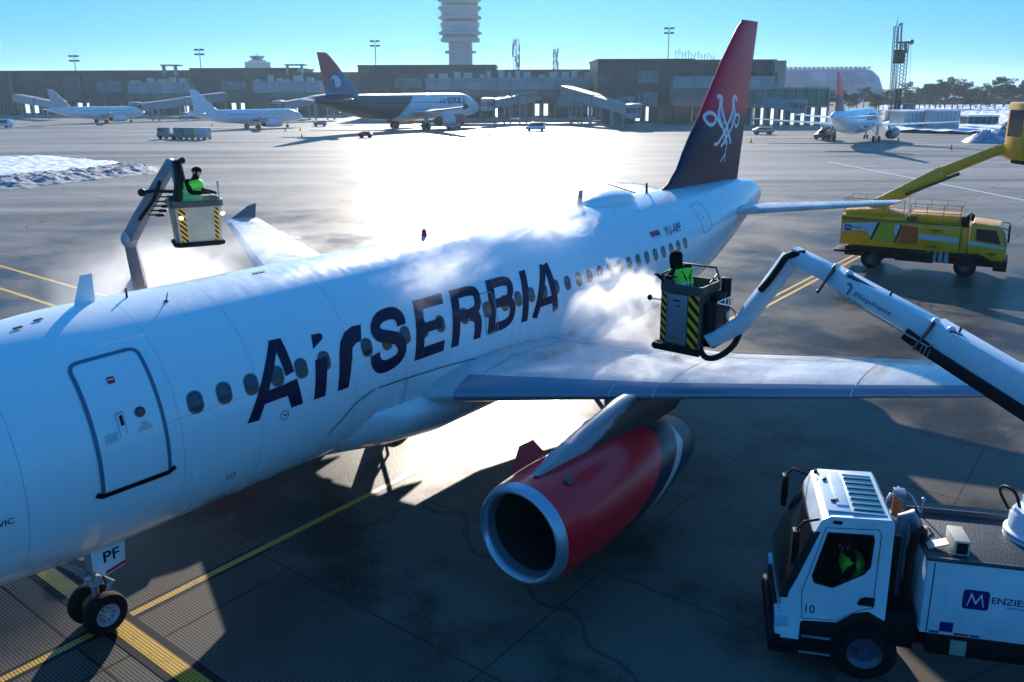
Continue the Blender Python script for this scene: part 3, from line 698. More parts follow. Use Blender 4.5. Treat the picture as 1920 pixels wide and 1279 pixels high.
# lettering on the side
H = 1.27; T0 = -.035; SHR = .265; TW = .255
def sh(P): return [[(x+SHR*(t-T0), t) for x, t in q] for q in P]
def glyph(x0, wd, strokes):
    out = []
    for st, wdt in strokes: out.append(sh(ribbon([(x0+x*wd, T0+y*H) for x, y in st], wdt)))
    return out
L = []
big = {'S': [(catmull([(.86, .66), (.84, .78), (.70, .885), (.48, .905), (.25, .87), (.13, .745), (.22, .62), (.48, .54), (.74, .46), (.87, .30), (.80, .16), (.55, .095), (.30, .105), (.14, .21), (.10, .34)], 4), TW)],
       'E': [([(.14, 0), (.14, 1)], TW), ([(.28, .905), (1, .905)], TW*.93), ([(.28, .50), (.88, .50)], TW*.85), ([(.28, .095), (1, .095)], TW*.93)],
       'R': [([(.13, 0), (.13, 1)], TW), (catmull([(.26, .905), (.55, .905), (.80, .86), (.87, .70), (.80, .545), (.55, .50), (.26, .50)], 4), TW*.88), (catmull([(.60, .47), (.80, .40), (.87, .25), (.87, 0)], 4), TW)],
       'B': [([(.13, 0), (.13, 1)], TW), (catmull([(.26, .905), (.55, .905), (.78, .86), (.84, .72), (.76, .58), (.55, .53), (.26, .53)], 4), TW*.88), (catmull([(.45, .52), (.72, .51), (.86, .42), (.88, .29), (.80, .15), (.58, .095), (.26, .095)], 4), TW*.88)],
       'I': [([(.5, 0), (.5, 1)], TW)],
       'A': [([(.10, 0), (.50, 1)], TW*.95), ([(.90, 0), (.58, 1)], TW*.95), ([(.25, .26), (.78, .26)], TW*.8)]}
for ch, x0, wd in (('S', 9.97, .98), ('E', 11.23, .90), ('R', 12.37, 1.02), ('B', 13.63, 1.02), ('I', 14.93, .26), ('A', 15.37, 1.14)):
    lay = [(g_, 0, .005+.001*i) for i, g_ in enumerate(glyph(x0, wd, big[ch]))]
    for fn in (fport,): decal('livery_letter', lay, fn, NAVY, JET, .08)
decal('livery_letter', [([[(7.14, -.08), (7.38, -.10), (8.00, 1.0), (8.07, 1.235), (7.94, 1.24)]], 0, .005), ([[(8.00, 1.0), (8.045, .53), (8.245, .57), (8.19, 1.23), (8.07, 1.235)]], 0, .006),
      ([[(7.50, .16), (8.015, .17), (8.07, -.08), (8.33, -.08), (8.265, .43), (7.96, .395), (7.64, .385)]], 0, .007)], fport, NAVY, JET, .08)
decal('livery_letter', [([[(8.58, -.085), (8.85, -.09), (9.02, .66), (8.74, .65)]], 0, .005), ([[(8.77, .86), (9.05, 1.0), (9.07, 1.08), (9.02, 1.12), (8.83, 1.13)]], 0, .005)], fport, NAVY, JET, .08)
decal('livery_letter', [([[(9.15, -.085), (9.42, -.09), (9.60, .50), (9.66, .66), (9.78, .73), (9.91, .74), (10.03, 1.06), (9.80, 1.07), (9.58, 1.0), (9.41, .84), (9.31, .62)]], 0, .005)], fport, NAVY, JET, .08)
# registration, flag, name fragment, roundels
decal('registration', [(sh(fit(text_polys('YU-APF', 1, .02), 22.75, 23.95, 1.02, 1.33)), 0, .006)], lambda x, t, o: fport(x-.22, t, o), mat('registration_ink', (.05, .02, .10), .4), JET, .08)
decal('national_flag', [([q4(21.95, 22.55, 1.22, 1.31)], 0, .006), ([q4(21.95, 22.55, 1.13, 1.22)], 1, .006), ([q4(21.95, 22.55, 1.04, 1.13)], 2, .006), ([circ(22.15, 1.18, .05)], 0, .010)], fport, [RED, mat('flag_blue', (.01, .03, .22), .4), WHITE], JET, .1)
decal('name_lettering', [(fit(text_polys('VIC', 1, .012), 3.24, 3.44, -.36, -.255), 0, .006)], fport, NAVY, JET, .08)
for x_, a_ in ((7.92, -5.1), (6.90, -31.7)):
    t_ = RA*radians(a_); decal('service_roundel', [(ribbon(circ(x_, t_, .085, 24), .014, True), 0, .006), ([circ(x_, t_, .025)]+[q4(x_+.02, x_+.09, t_-.006, t_+.006)], 1, .006)], fport, [mat('placard_ink', (.03, .05, .09)), RED], JET, .05)
decal('service_hatch', [(ribbon(rrect(6.90, RA*radians(-50.5), .34, .09, .03), .012, True), 1, .004), ([rrect(6.86, RA*radians(-52), .20, .022, .02)], 0, .008)], fport, [BLACK, SEAL], JET, .05)
# aerials and lamps on the crown
def blade(x, c0, c1, h, name='blade_aerial', m=JETW, lean=.35, z=None):
    z0 = (fus(x, pi/2).z if z is None else z)-.03
    b = MB(); b.loft([[(x+dx+c*u, y*.018*(1-abs(2*u-1)**2)+0*y, z0+hh) for y, us in ((1, (0, .2, .5, .8, 1)), (-1, (.8, .5, .2))) for u in us] for dx, c, hh in ((0, c0, 0), (h*lean, c1, h+.03))])
    b.build(name, m, JET)
blade(5.42, .36, .20, .48); blade(20.28, .34, .2, .46, m=GREY); blade(24.52, .2, .12, .34, m=BLACK, lean=.1)
b = MB(); b.lathe([(-.02, .06), (.03, .07), (.14, .055), (.18, .02)], (13.7, 0, ZC+2.07), 'z', 16); b.build('beacon', RED, JET)
for x_, a_, r_ in ((4.41, 80, .075), (4.74, 82, .075), (8.85, 84, .15)):
    decal('aerial_plate', [([rrect(x_, RA*radians(a_), r_, .035, .03)], 0, .012)], fport, BLACK, JET, 0)
b = MB(); p_ = fus(6.7, radians(73.5)); b.tube(p_, p_+Vector((.0, -.07, .16)), .012, .008, 8); b.ball(p_, (.05, .03, .02)); b.build('probe', BLACK, JET)
b = MB(); p_ = fus(6.25, radians(86)); b.tube(p_, p_+Vector((0, 0, .16)), .02, .015, 8); b.build('probe', BLACK, JET)
# satellite dome on the rear crown
b = MB(); rr = []
for x_, k in ((20.45, .02), (20.6, .35), (20.9, .62), (21.4, .88), (22.0, 1), (22.6, .97), (23.0, .78), (23.3, .45), (23.42, .03)):
    rr.append([(x_, .62*k*cos(pi*j/12), 5.78-.04+.03+(.38*k)*(sin(pi*j/12)**.8)) for j in range(13)]+[(x_, -.5*k, 5.66), (x_, .5*k, 5.66)])
b.loft(rr); DM = b.build('satellite_dome', JETW, JET, ang=60)
b = MB(); b.loft([[(21.9+1.62*k*cos(2*pi*j/32), .70*k*sin(2*pi*j/32), z_-.42*(k*sin(2*pi*j/32))**2*.55) for j in range(32)] for k, z_ in ((1, 5.72), (1, 5.80), (.8, 5.82))]); b.build('dome_skirt', SEAL, DM)
# emblem on the fin (port side and its mirror)
PALE = mat('emblem_pale', (.80, .84, .90), .35); EBL = mat('emblem_blue', (.04, .30, .62), .35)
def ffin(s):
    return lambda x, z, off: Vector((x, s*(fin_t(x, z)+off), z))
lf = [(29.45, 8.97), (29.66, 9.06), (29.96, 9.03), (30.11, 8.84), (30.05, 8.70), (30.21, 8.34), (30.57, 7.99), (30.85, 7.69), (31.06, 7.36), (31.30, 7.10)]
strokes = [(catmull([(29.50, 8.95), (29.72, 9.0), (29.90, 8.90), (29.86, 8.70), (29.95, 8.45), (30.22, 8.10), (30.55, 7.75), (30.80, 7.45), (31.05, 7.16)], 4), .10, PALE),
           (catmull([(29.74, 8.92), (29.72, 8.62), (29.60, 8.34), (29.85, 8.0), (30.20, 7.68), (30.45, 7.40), (30.62, 7.12)], 4), .10, PALE),
           (catmull([(29.90, 7.85), (29.56, 8.11), (29.23, 8.34), (28.87, 8.40), (28.55, 8.25), (28.74, 8.02), (29.07, 7.95), (29.32, 8.04), (29.36, 8.18)], 4), .10, PALE),
           (catmull([(31.42, 8.80), (31.26, 8.96), (31.02, 8.93), (30.93, 8.75), (31.02, 8.55), (30.86, 8.22), (30.55, 7.92), (30.22, 7.62), (29.94, 7.42), (29.62, 7.24), (29.28, 7.22)], 4), .10, PALE),
           (catmull([(31.12, 8.90), (31.15, 8.55), (31.34, 8.25), (31.20, 7.95), (30.85, 7.66), (30.50, 7.42), (30.20, 7.22), (29.95, 7.12)], 4), .09, PALE),
           (catmull([(31.07, 7.81), (31.27, 8.06), (31.45, 8.25), (31.72, 8.26), (31.84, 8.12), (31.76, 7.92), (31.55, 7.80), (31.36, 7.92)], 4), .085, PALE),
           ([(30.55, 7.10), (30.45, 6.80), (30.22, 6.50)], .055, PALE), ([(30.47, 6.88), (30.68, 6.46)], .05, PALE)]
for s in (-1, 1):
    E_ = decal('fin_emblem', [(ribbon(p, w_*1.35), 0, .006+.0012*i) for i, (p, w_, _) in enumerate(strokes)], ffin(s), PALE, FIN, 0)
    decal('emblem_fill', [([[(29.76, 8.66), (30.26, 8.05), (30.02, 7.78), (29.66, 8.24)]], 0, .003), ([[(31.08, 8.62), (31.32, 8.20), (31.04, 7.82), (30.74, 8.10)]], 0, .003), ([[(30.50, 8.04), (30.80, 7.70), (30.50, 7.38), (30.18, 7.72)]], 0, .003), ([[(30.10, 7.52), (30.32, 7.42), (30.52, 7.16), (30.26, 7.18)], [(30.72, 7.46), (30.92, 7.58), (31.12, 7.18), (30.90, 7.16)]], 0, .003)], ffin(s), EBL, FIN, 0)
b = MB()
for z_ in (11.3, 10.6, 9.9):
    xx = fin_x(z_)[1]; b.tube((xx-.02, 0, z_), (xx+.14, 0, z_+.005), .010, .004, 6)
b.build('static_wick', BLACK, FIN)

# ================================================================== PEOPLE
def person(label, loc, rz, pose, vest=True, hood=False, sit=False):
    """pose: dict of joints in metres, x = forward, y = left, z up, feet at z=0"""
    R_ = empty('person', loc, rz, label, 'person')
    J = dict(pel=(0, 0, .95), bel=(.0, 0, 1.10), che=(.02, 0, 1.30), nek=(.03, 0, 1.48), hb=(.05, 0, 1.56), hd=(.06, 0, 1.66), ht=(.05, 0, 1.76),
             sl=(.02, .19, 1.42), el=(.10, .26, 1.16), wl=(.32, .20, 1.08), sr=(.02, -.19, 1.42), er=(.10, -.26, 1.16), wr=(.32, -.20, 1.08),
             hl=(0, .10, .90), kl=(.03, .12, .50), al=(-.02, .13, .09), tl=(.15, .15, .05), hr=(0, -.10, .90), kr=(.03, -.12, .50), ar=(-.02, -.13, .09), tr=(.15, -.15, .05))
    J.update(pose)
    rad = dict(pel=.155, bel=.15, che=.165, nek=.065, hb=.085, hd=.105, ht=.075, sl=.085, el=.062, wl=.042, sr=.085, er=.062, wr=.042, hl=.105, kl=.075, al=.055, tl=.045, hr=.105, kr=.075, ar=.055, tr=.045)
    E = [('pel', 'bel'), ('bel', 'che'), ('che', 'nek'), ('nek', 'hb'), ('hb', 'hd'), ('hd', 'ht'), ('che', 'sl'), ('sl', 'el'), ('el', 'wl'), ('che', 'sr'), ('sr', 'er'), ('er', 'wr'), ('pel', 'hl'), ('hl', 'kl'), ('kl', 'al'), ('al', 'tl'), ('pel', 'hr'), ('hr', 'kr'), ('kr', 'ar'), ('ar', 'tr')]
    J = {k: Vector(v) for k, v in J.items()}
    for s in 'lr':                       # hand: palm and five fingers
        wv = J['w'+s]; d = (wv-J['e'+s]).normalized(); sd2 = Vector((0, 0, 1)).cross(d).normalized(); up2 = d.cross(sd2)
        J['p'+s] = wv+d*.07; rad['p'+s] = .034; E.append(('w'+s, 'p'+s))
        for i, (o, ln) in enumerate(((-.03, .07), (-.010, .082), (.010, .078), (.03, .06))):
            a, c = 'f%d%s' % (i, s), 'g%d%s' % (i, s)
            J[a] = J['p'+s]+d*ln*.55+sd2*o-up2*.012; J[c] = J['p'+s]+d*ln*.8+sd2*o*1.1-up2*.045; rad[a] = .010; rad[c] = .008; E += [('p'+s, a), (a, c)]
        a, c = 't0'+s, 't1'+s; k = 1 if s == 'r' else -1
        J[a] = wv+d*.04+sd2*.035*k-up2*.01; J[c] = wv+d*.085+sd2*.045*k-up2*.03; rad[a] = .012; rad[c] = .009; E += [('w'+s, a), (a, c)]
    names = list(J); idx = {k: i for i, k in enumerate(names)}
    def grow(keys, edges, rscale, name, mats, fnm, lev=2):
        me = bpy.data.meshes.new(name); ii = {k: i for i, k in enumerate(keys)}
        me.from_pydata([J[k] for k in keys], [(ii[a], ii[b_]) for a, b_ in edges], [])
        o = bpy.data.objects.new(name, me); COL.objects.link(o)
        md = o.modifiers.new('s', 'SKIN'); md.use_smooth_shade = True; sb = o.modifiers.new('u', 'SUBSURF'); sb.levels = lev; sb.render_levels = lev
        for k in keys:
            v = me.skin_vertices[0].data[ii[k]]; r = rad[k]*rscale; v.radius = (r, r*(.80 if k in ('che', 'bel', 'pel') else 1)); v.use_root = (k == keys[0])
            if k in ('che', 'bel', 'pel'): v.radius = (r*1.12, r*.78)
        bpy.context.view_layer.update(); dg = bpy.context.evaluated_depsgraph_get(); m2 = bpy.data.meshes.new_from_object(o.evaluated_get(dg))
        bpy.data.objects.remove(o); o = bpy.data.objects.new(name, m2); COL.objects.link(o); o.parent = R_
        m2.materials.clear()
        for m_ in mats: m2.materials.append(m_)
        for p in m2.polygons:
            c = p.center; p.material_index = fnm(c); p.use_smooth = True
        return o
    def bodyc(c):
        if (c-J['hd']).length < .16 and c.x > J['hd'].x+.055 and c.z > J['hb'].z-.03: return 1
        return 0
    body = grow(names, E, 1, 'body', [CLOTH, SKIN], bodyc)
    # face
    h = J['hd']
    def bit(nm, c, r, m_): b = MB(); b.ball(c, r, 8, 6); b.build(nm, m_, body)
    bit('nose', h+Vector((.108, 0, -.02)), (.02, .013, .022), SKIN); bit('mouth', h+Vector((.093, 0, -.058)), (.012, .026, .007), mat('lip', (.25, .08, .07)))
    for k in (-1, 1): bit('eye', h+Vector((.09, k*.034, .012)), (.012, .014, .008), BLACK); bit('ear', h+Vector((0, k*.105, 0)), (.02, .012, .032), SKIN)
    if vest:
        rr = []; zb = J['pel'].z
        lv = [(J['pel']+Vector((0, 0, -.06)), .185, .205), (J['pel']+Vector((0, 0, .04)), .185, .205), (J['pel']+Vector((0, 0, .10)), .183, .203), (J['bel']+Vector((0, 0, .02)), .18, .20), (J['bel']+Vector((0, 0, .08)), .183, .207), (J['che']+Vector((0, 0, -.02)), .192, .232), (J['che']+Vector((0, 0, .08)), .185, .250), (J['che']+Vector((0, 0, .14)), .155, .232), (J['nek']+Vector((-.01, 0, -.01)), .10, .12)]
        b = MB()
        rings = [[(c.x+rx*(abs(cos(t))**.8)*(1 if cos(t) > 0 else -1), c.y+ry*(abs(sin(t))**.75)*(1 if sin(t) > 0 else -1), c.z) for t in [2*pi*k/24 for k in range(24)]] for c, rx, ry in lv]
        for i in range(len(rings)-1): b.loft(rings[i:i+2], 1 if i in (1, 3) else 0, False)
        b.build('vest', [VEST, REFL], R_, ang=60)
    b = MB()
    if hood:
        rings = [[(h.x-.02+ox+.135*s_*cos(2*pi*k/20), h.y+.135*s_*sin(2*pi*k/20), h.z+z_) for k in range(20)] for z_, s_, ox in ((-.26, 1.0, -.07), (-.15, .95, -.03), (-.05, .98, -.01), (.04, .98, -.01), (.11, .78, -.01), (.145, .35, 0))]
        b.loft(rings); b.build('hood', CLOTH, R_)
    else:
        rings = [[(h.x-.005+.118*s_*cos(2*pi*k/20), h.y+.112*s_*sin(2*pi*k/20), h.z+z_) for k in range(20)] for z_, s_ in ((.015, 1.0), (.05, 1.02), (.09, .85), (.12, .5), (.13, .1))]
        b.loft(rings); b.build('cap', CLOTH, R_)
    if hood:   # harness straps over the vest
        b = MB()
        for k in (-1, 1):
            b.path([(J['che'].x-.15, k*.12, J['che'].z+.12), (J['che'].x-.20, k*.05, J['che'].z-.02), (J['bel'].x-.195, k*.035, J['bel'].z-.02), (J['pel'].x-.19, k*.10, J['pel'].z+.0)], .016, 6)
        b.build('harness', CLOTH, R_)
    return R_

# ================================================================== DE-ICING BASKETS
def stripes(fn, x0, x1, z0, z1, n, name, parent, d=1):
    """black and yellow hazard panel: yellow base, black slanted bars, clipped to the panel"""
    lay = [([[(x0, z0), (x1, z0), (x1, z1), (x0, z1)]], 0, .004)]; bars = []; h = (z1-z0)/n; wd = x1-x0; sl = wd*.95*d
    for i in range(-2, n+2):
        a = z0+i*h; poly = [(x0, a), (x1, a-sl), (x1, a-sl+h*.5), (x0, a+h*.5)]
        # clip in z
        for lim, sg in ((z0, 1), (z1, -1)):
            out = []
            for j in range(len(poly)):
                p, q = poly[j-1], poly[j]; ip = (p[1]-lim)*sg >= 0; iq = (q[1]-lim)*sg >= 0
                if ip != iq: t = (lim-p[1])/(q[1]-p[1]); out.append((p[0]+(q[0]-p[0])*t, lim))
                if iq: out.append(q)
            poly = out
            if len(poly) < 3: break
        if len(poly) >= 3: bars.append(poly)
    lay.append((bars, 1, .007))
    return decal(name, lay, fn, [HAZY, BLACK], parent, 0)
B1 = PD(1293, 580, 17.0)
hw = .44
def octo(hx, hy, c): return [(-hx+c, -hy), (hx-c, -hy), (hx, -hy+c), (hx, hy-c), (hx-c, hy), (-hx+c, hy), (-hx, hy-c), (-hx, -hy+c)]
b = MB(); OC = octo(hw, hw, .05); IC = octo(hw-.03, hw-.03, .05)
b.loft([[(x, y, .05) for x, y in OC], [(x, y, 1.12) for x, y in OC], [(x*1.03, y*1.03, 1.14) for x, y in OC], [(x*1.03, y*1.03, 1.30) for x, y in OC], [(x, y, 1.30) for x, y in IC], [(x, y, .12) for x, y in IC]]); bk = b.build('basket', mat('basket_grey', (.05, .055, .06), .45), None, ang=30); bk.location = (B1.x, B1.y, B1.z-.72)
fA = planar((-hw, 0, 0), (0, 1, 0), (0, 0, 1), (-1, 0, 0)); fB = planar((0, -hw, 0), (1, 0, 0), (0, 0, 1), (0, -1, 0))
b = MB(); b.box(-hw-.018, -hw-.002, -.16, .27, .10, 1.10); DP = b.build('basket_door', mat('door_grey', (.16, .20, .24), .25, coat=.3), bk, bevel=.006)
decal('door_label', [([rrect(.06, .98, .08, .018, .01)], 0, .02), ([rrect(.04, .88, .05, .014, .01)], 0, .02), ([rrect(.05, .22, .12, .03, .01)], 1, .02)], fA, [NAVY, mat('label_red', (.35, .12, .08))], bk, 0)
stripes(fA, .29, .40, .06, 1.12, 7, 'hazard_panel', bk, -1); stripes(fA, -.41, -.18, .06, 1.12, 5, 'hazard_panel', bk, -1)
b = MB(); b.path([(-hw-.10, -.50, .02), (-hw-.10, .46, .02)], .07, 12); b.path([(-hw-.10, .46, .02), (-hw+.1, .52, .02)], .07, 12); b.build('rubber_bumper', RUB, bk)
b = MB(); rl = [(-.40, .40, 1.30), (-.42, .42, 1.46), (.36, .42, 1.52), (.42, .36, 1.54), (.44, -.32, 1.54), (.42, -.42, 1.30)]; b.path(rl, .022, 8)
b.path([(-.42, .42, 1.32), (-.44, .40, 1.44), (-.44, .1, 1.44)], .018, 8); b.path([(.44, -.32, 1.54), (.44, -.36, 1.42), (-.1, -.45, 1.34)], .016, 8); b.path([(-.40, .42, 1.40), (.38, .42, 1.40)], .014, 6); b.build('guard_rail', BLACK, bk)
b = MB(); b.box(-.3, .34, -hw-.26, -hw-.01, .10, .98); b.box(-.05, .36, -hw-.20, -hw-.02, .98, 1.12); b.box(.34, .42, -hw-.24, -hw-.04, .66, 1.38); b.build('pump_housing', BLACK, bk, bevel=.02)
b = MB()
zt = 1.02
for p, q in (((-.30, zt+.02), (.40, zt+.0)), ((-.30, zt+.0), (.38, zt-.20)), ((.40, zt), (.38, zt-.20)), ((.22, zt-.0), (.20, zt-.15)), ((.06, zt), (.03, zt-.10))):
    b.tube((p[0], -hw-.28, p[1]), (q[0], -hw-.28, q[1]), .014, None, 6)
b.tube((.16, -hw-.28, .75), (.26, -hw-.28, .28), .013, None, 6); b.tube((.26, -hw-.28, .75), (.26, -hw-.28, .28), .013, None, 6)
b.build('bracket', WHITE, bk)
b = MB(); b.path([(.20, -hw-.30, .85), (.40, -hw-.34, .72), (.47, -hw-.36, .50), (.40, -hw-.34, .30), (.18, -hw-.30, .22), (.05, -hw-.26, .2)], .014, 8); b.path([(.12, -hw-.3, .6), (.3, -hw-.35, .45), (.12, -hw-.3, .25)], .012, 8); b.build('hose', BLACK, bk)
b = MB(); b.tube((-hw, .40, .95), (-hw-.14, .55, .98), .012); b.ball((-hw-.16, .58, 1.0), (.05, .05, .06)); b.build('work_lamp', BLACK, bk)
b = MB()
for k in range(3): b.tube((-.38+.05*k, .36-.03*k, 1.30), (-.40+.07*k, .40-.03*k, 1.42), .014, None, 6)
b.box(-.40, -.20, .22, .40, 1.28, 1.36); b.build('control_lever', DMETAL, bk)
PERS1 = person('worker in dark hood and green vest, seen from behind in the black basket', (B1.x-.10, B1.y+.13, B1.z-.72+.13), radians(68),
       dict(che=(.06, 0, 1.28), nek=(.10, .03, 1.47), hb=(.14, .06, 1.54), hd=(.17, .08, 1.63), ht=(.17, .09, 1.74), el=(.16, .30, 1.18), wl=(.36, .30, 1.24), er=(.22, -.24, 1.16), wr=(.36, -.12, 1.22)), hood=True)
# boom of the near truck
BP = [PD(1325, 640, 16.65), PD(1378, 618, 16.4), PD(1438, 545, 16.0), PD(1486, 480, 15.6), PD(1575, 522, 15.25), PD(1765, 628, 14.65), PD(1925, 725, 14.2)]
BE = BP[6]+(BP[6]-BP[5]).normalized()*1.6
def beam(mb, a, b_, w0, h0, w1=None, h1=None, m=0, up=Vector((0, 0, 1))):
    a = Vector(a); b_ = Vector(b_); d = (b_-a).normalized(); s = d.cross(up).normalized(); u = s.cross(d)
    w1 = w1 or w0; h1 = h1 or h0
    mb.loft([[p+s*w*x+u*h*y for x, y in ((-.5, -.5), (.5, -.5), (.5, .5), (-.5, .5))] for p, w, h in ((a, w0, h0), (b_, w1, h1))], m)
# truck is built below; the boom belongs to it
def adopt(o, root):
    M = Matrix.Translation(root.location)@Matrix.Rotation(root.rotation_euler.z, 4, 'Z')
    o.parent = root; o.matrix_parent_inverse = M.inverted()
def wheel(root, x, y, r, wd, rim=GREY, nuts=8):
    b = MB(); k = 1 if y > 0 else -1
    b.lathe([(-wd/2, r*.55), (-wd/2, r*.86), (-wd*.38, r*.98), (0, r), (wd*.38, r*.98), (wd/2, r*.86), (wd/2, r*.55), (-wd/2, r*.55)], (x, y, r), 'y', 28, 0)
    e = k*wd/2
    b.lathe([(e, r*.56), (e*.85, r*.52), (e*.4, r*.40), (e*.35, r*.22), (e*.9, r*.18), (e*.9, .005)], (x, y, r), 'y', 24, 1)
    for q in range(nuts):
        t = 2*pi*q/nuts; b.tube((x+r*.3*cos(t), y+e*.38, r+r*.3*sin(t)), (x+r*.3*cos(t), y+e*.6, r+r*.3*sin(t)), .018, None, 5, 1)
    return b.build('wheel', [RUB, rim], root)
# ---------------------------------------------------------------- the near white de-icing truck
TA = 2.002; TB = Vector((-cos(TA), -sin(TA), 0)); TN = Vector((-TB.y, TB.x, 0)); TWD = 1.86
TO = Vector((11.267, -10.021, 0))+TN*TWD/2
TR = empty('deicing_truck', TO, atan2(TB.y, TB.x), 'white truck marked 10 at lower right, its boom reaching over the wing', 'de-icing truck')
hwid = TWD/2
BODYW = mat('truck_white', (.60, .72, .82), .30, coat=.3, var=.14, vscale=1.1)
def cab(root, m, W2, roofz=2.82, L=1.55, deckm=None, arch=True):
    """cab shell with tumblehome, front at x=0"""
    prof = [(.02, .62), (-.03, 1.0), (.0, 1.45), (.13, 1.75), (.42, 2.58), (.50, roofz-.07), (.62, roofz), (L-.06, roofz+.03), (L, roofz-.04), (L, 1.15), (1.30, 1.28), (1.08, 1.22), (.84, 1.02), (.34, .98), (.30, .62)]
    def wv(z): return W2-(.0 if z < 1.7 else .07*(z-1.7)/(roofz-1.7))
    from mathutils.geometry import tessellate_polygon
    hole = [(.60, 2.55), (1.25, 2.58), (1.27, 2.50), (1.25, 2.05), (1.17, 1.93), (.73, 1.64), (.46, 1.69), (.42, 1.80)]
    b = MB(); b.loft([[(x, s*wv(z), z) for x, z in prof] for s in (-1, 1)], 0, False)
    for s in (-1, 1):
        allp = prof+hole
        for tri in tessellate_polygon([[Vector((x, z, 0)) for x, z in prof], [Vector((x, z, 0)) for x, z in hole]]):
            b.face([(allp[i][0], s*wv(allp[i][1]), allp[i][1]) for i in tri])
    C_ = b.build('cab', m, root, ang=30, fixn=False)
    # dark lining, seat and wheel inside
    b = MB(); ins = [(x+(.06 if x < .6 else -.05), z+(.05 if z < 1.5 else -.05)) for x, z in prof]
    b.loft([[(x, s*(wv(z)-.05), z) for x, z in ins] for s in (-.97, .97)], 0, False)
    b.face([(x, .97*(wv(z)-.05), z) for x, z in ins]); b.build('cab_lining', CLOTH, C_, fixn=False, smooth=False)
    b = MB()
    for y in (-.48, .48): b.box(.98, 1.42, y-.24, y+.24, 1.18, 1.42); b.box(1.34, 1.46, y-.23, y+.23, 1.40, 2.15)
    b.build('seat', BLACK, C_, bevel=.03)
    b = MB(); b.path([(.62+.05*cos(2*pi*k/16), -.48+.20*cos(2*pi*k/16), 1.72+.20*sin(2*pi*k/16)) for k in range(17)], .015, 6, cap=False); b.build('steering_wheel', BLACK, C_)
    return C_, wv
CAB, wv = cab(TR, BODYW, hwid)
def cside(s): return lambda x, z, off: Vector((x, s*(wv(z)+off), z))
for s in (-1, 1):
    fn = cside(s); win = [(.60, 2.55), (1.25, 2.58), (1.27, 2.50), (1.25, 2.05), (1.17, 1.93), (.73, 1.64), (.46, 1.69), (.42, 1.80)]
    # a glazed side window with dark depth behind it
    decal('side_window', [([win], 0, .006)], fn, mat('cab_glass', (.010, .012, .014), .05, alpha=.25), CAB, .2); decal('window_seal', [(ribbon(win, .025, True), 0, .010)], fn, BLACK, CAB, .2)
    dr = [(.56, 2.63), (1.33, 2.68), (1.37, 2.60), (1.35, 1.36), (1.12, 1.26), (.84, 1.06), (.32, 1.02), (.28, 1.5)]
    D = decal('cab_door', [(ribbon(dr, .012, True), 0, .005)], fn, mat('seam_dark', (.05, .08, .12), .5), CAB, .3)
    decal('door_handle', [([[(1.12, 1.41), (1.15, 1.50), (1.22, 1.535), (1.37, 1.54), (1.37, 1.38), (1.14, 1.38)]], 0, .010)], fn, BLACK, CAB, 0)
    decal('unit_number', [([[(x if s < 0 else .86-x, z) for x, z in q] for q in fit(text_polys('10', 1, .005), .36, .50, 1.13, 1.28)], 0, .006)], fn, NAVY, CAB, 0)
    b = MB(); b.prism([(.30, s*(hwid+.01), .38), (.30, s*(hwid+.01), .96), (.84, s*(hwid+.01), 1.0), (1.08, s*(hwid+.01), 1.20), (1.30, s*(hwid+.01), 1.26), (1.62, s*(hwid+.01), 1.12), (1.70, s*(hwid+.01), .70), (1.62, s*(hwid+.01), .74), (1.42, s*(hwid+.01), 1.02), (1.10, s*(hwid+.01), .98), (.90, s*(hwid+.01), .55), (.80, s*(hwid+.01), .38)], (0, -s*.30, 0)); b.build('wheel_arch', BLACK, TR, bevel=.01)
    b = MB(); b.box(.32, .80, s*hwid-.02 if s > 0 else -hwid-.03, s*hwid+.03 if s > 0 else -hwid+.02, .40, .43); b.box(.34, .78, *(sorted((s*(hwid+.035), s*(hwid-.02)))), .70, .73); b.build('cab_step', METAL, TR)
# windscreen, wraps slightly round the corner
b = MB(); rows = []
for x, z in ((-.012, 1.36), (.005, 1.47), (.115, 1.75), (.40, 2.55)):
    rows.append([(x-.035+(.12*max(0, abs(k)-.86)/.14 if abs(k) > .86 else 0)-.03*(1-k*k), (k/.86*(wv(z)-.02) if abs(k) < .86 else (1 if k > 0 else -1)*(wv(z)+.006)), z) for k in [-1+.07*i for i in range(29)]+[1.0]])
b.loft(rows, 0, False, closed=False); b.build('windscreen', mat('windscreen_glass', (.012, .014, .016), .05, coat=.5, alpha=.9), CAB, fixn=False)
b = MB(); b.tube((.02, -.5, 1.42), (.16, -.1, 1.80), .012); b.tube((.02, .1, 1.42), (.16, .5, 1.80), .012); b.build('wiper', BLACK, CAB)
b = MB(); b.box(-.16, .30, -hwid-.01, hwid+.01, .34, .62); b.box(-.10, -.02, -.75, .75, .64, .98); b.build('bumper', BLACK, TR, bevel=.03)
b = MB(); b.box(-.08, .28, -hwid-.004, -hwid+.34, .66, .80); b.build('bumper_corner', BODYW, TR, bevel=.03); b = MB(); b.box(-.08, .28, hwid-.34, hwid+.004, .66, .80); b.build('bumper_corner', BODYW, TR, bevel=.03)
for s in (-1, 1):
    b = MB(); b.box(-.10, .12, *sorted((s*(hwid+.008), s*(hwid-.28))), .82, 1.06); b.build('headlight', mat('lamp_glass', (.35, .55, .75), .08, coat=1), TR, bevel=.03)
    b = MB(); b.path([(.46, s*.80, 2.72), (.22, s*.96, 2.74), (.12, s*.98, 2.60)], .022, 8); b.box(.06, .16, s*.98-.08, s*.98+.08, 2.18, 2.60); b.box(.06, .15, s*.98-.07, s*.98+.07, 2.02, 2.19); b.build('mirror', BLACK, CAB, bevel=.03)
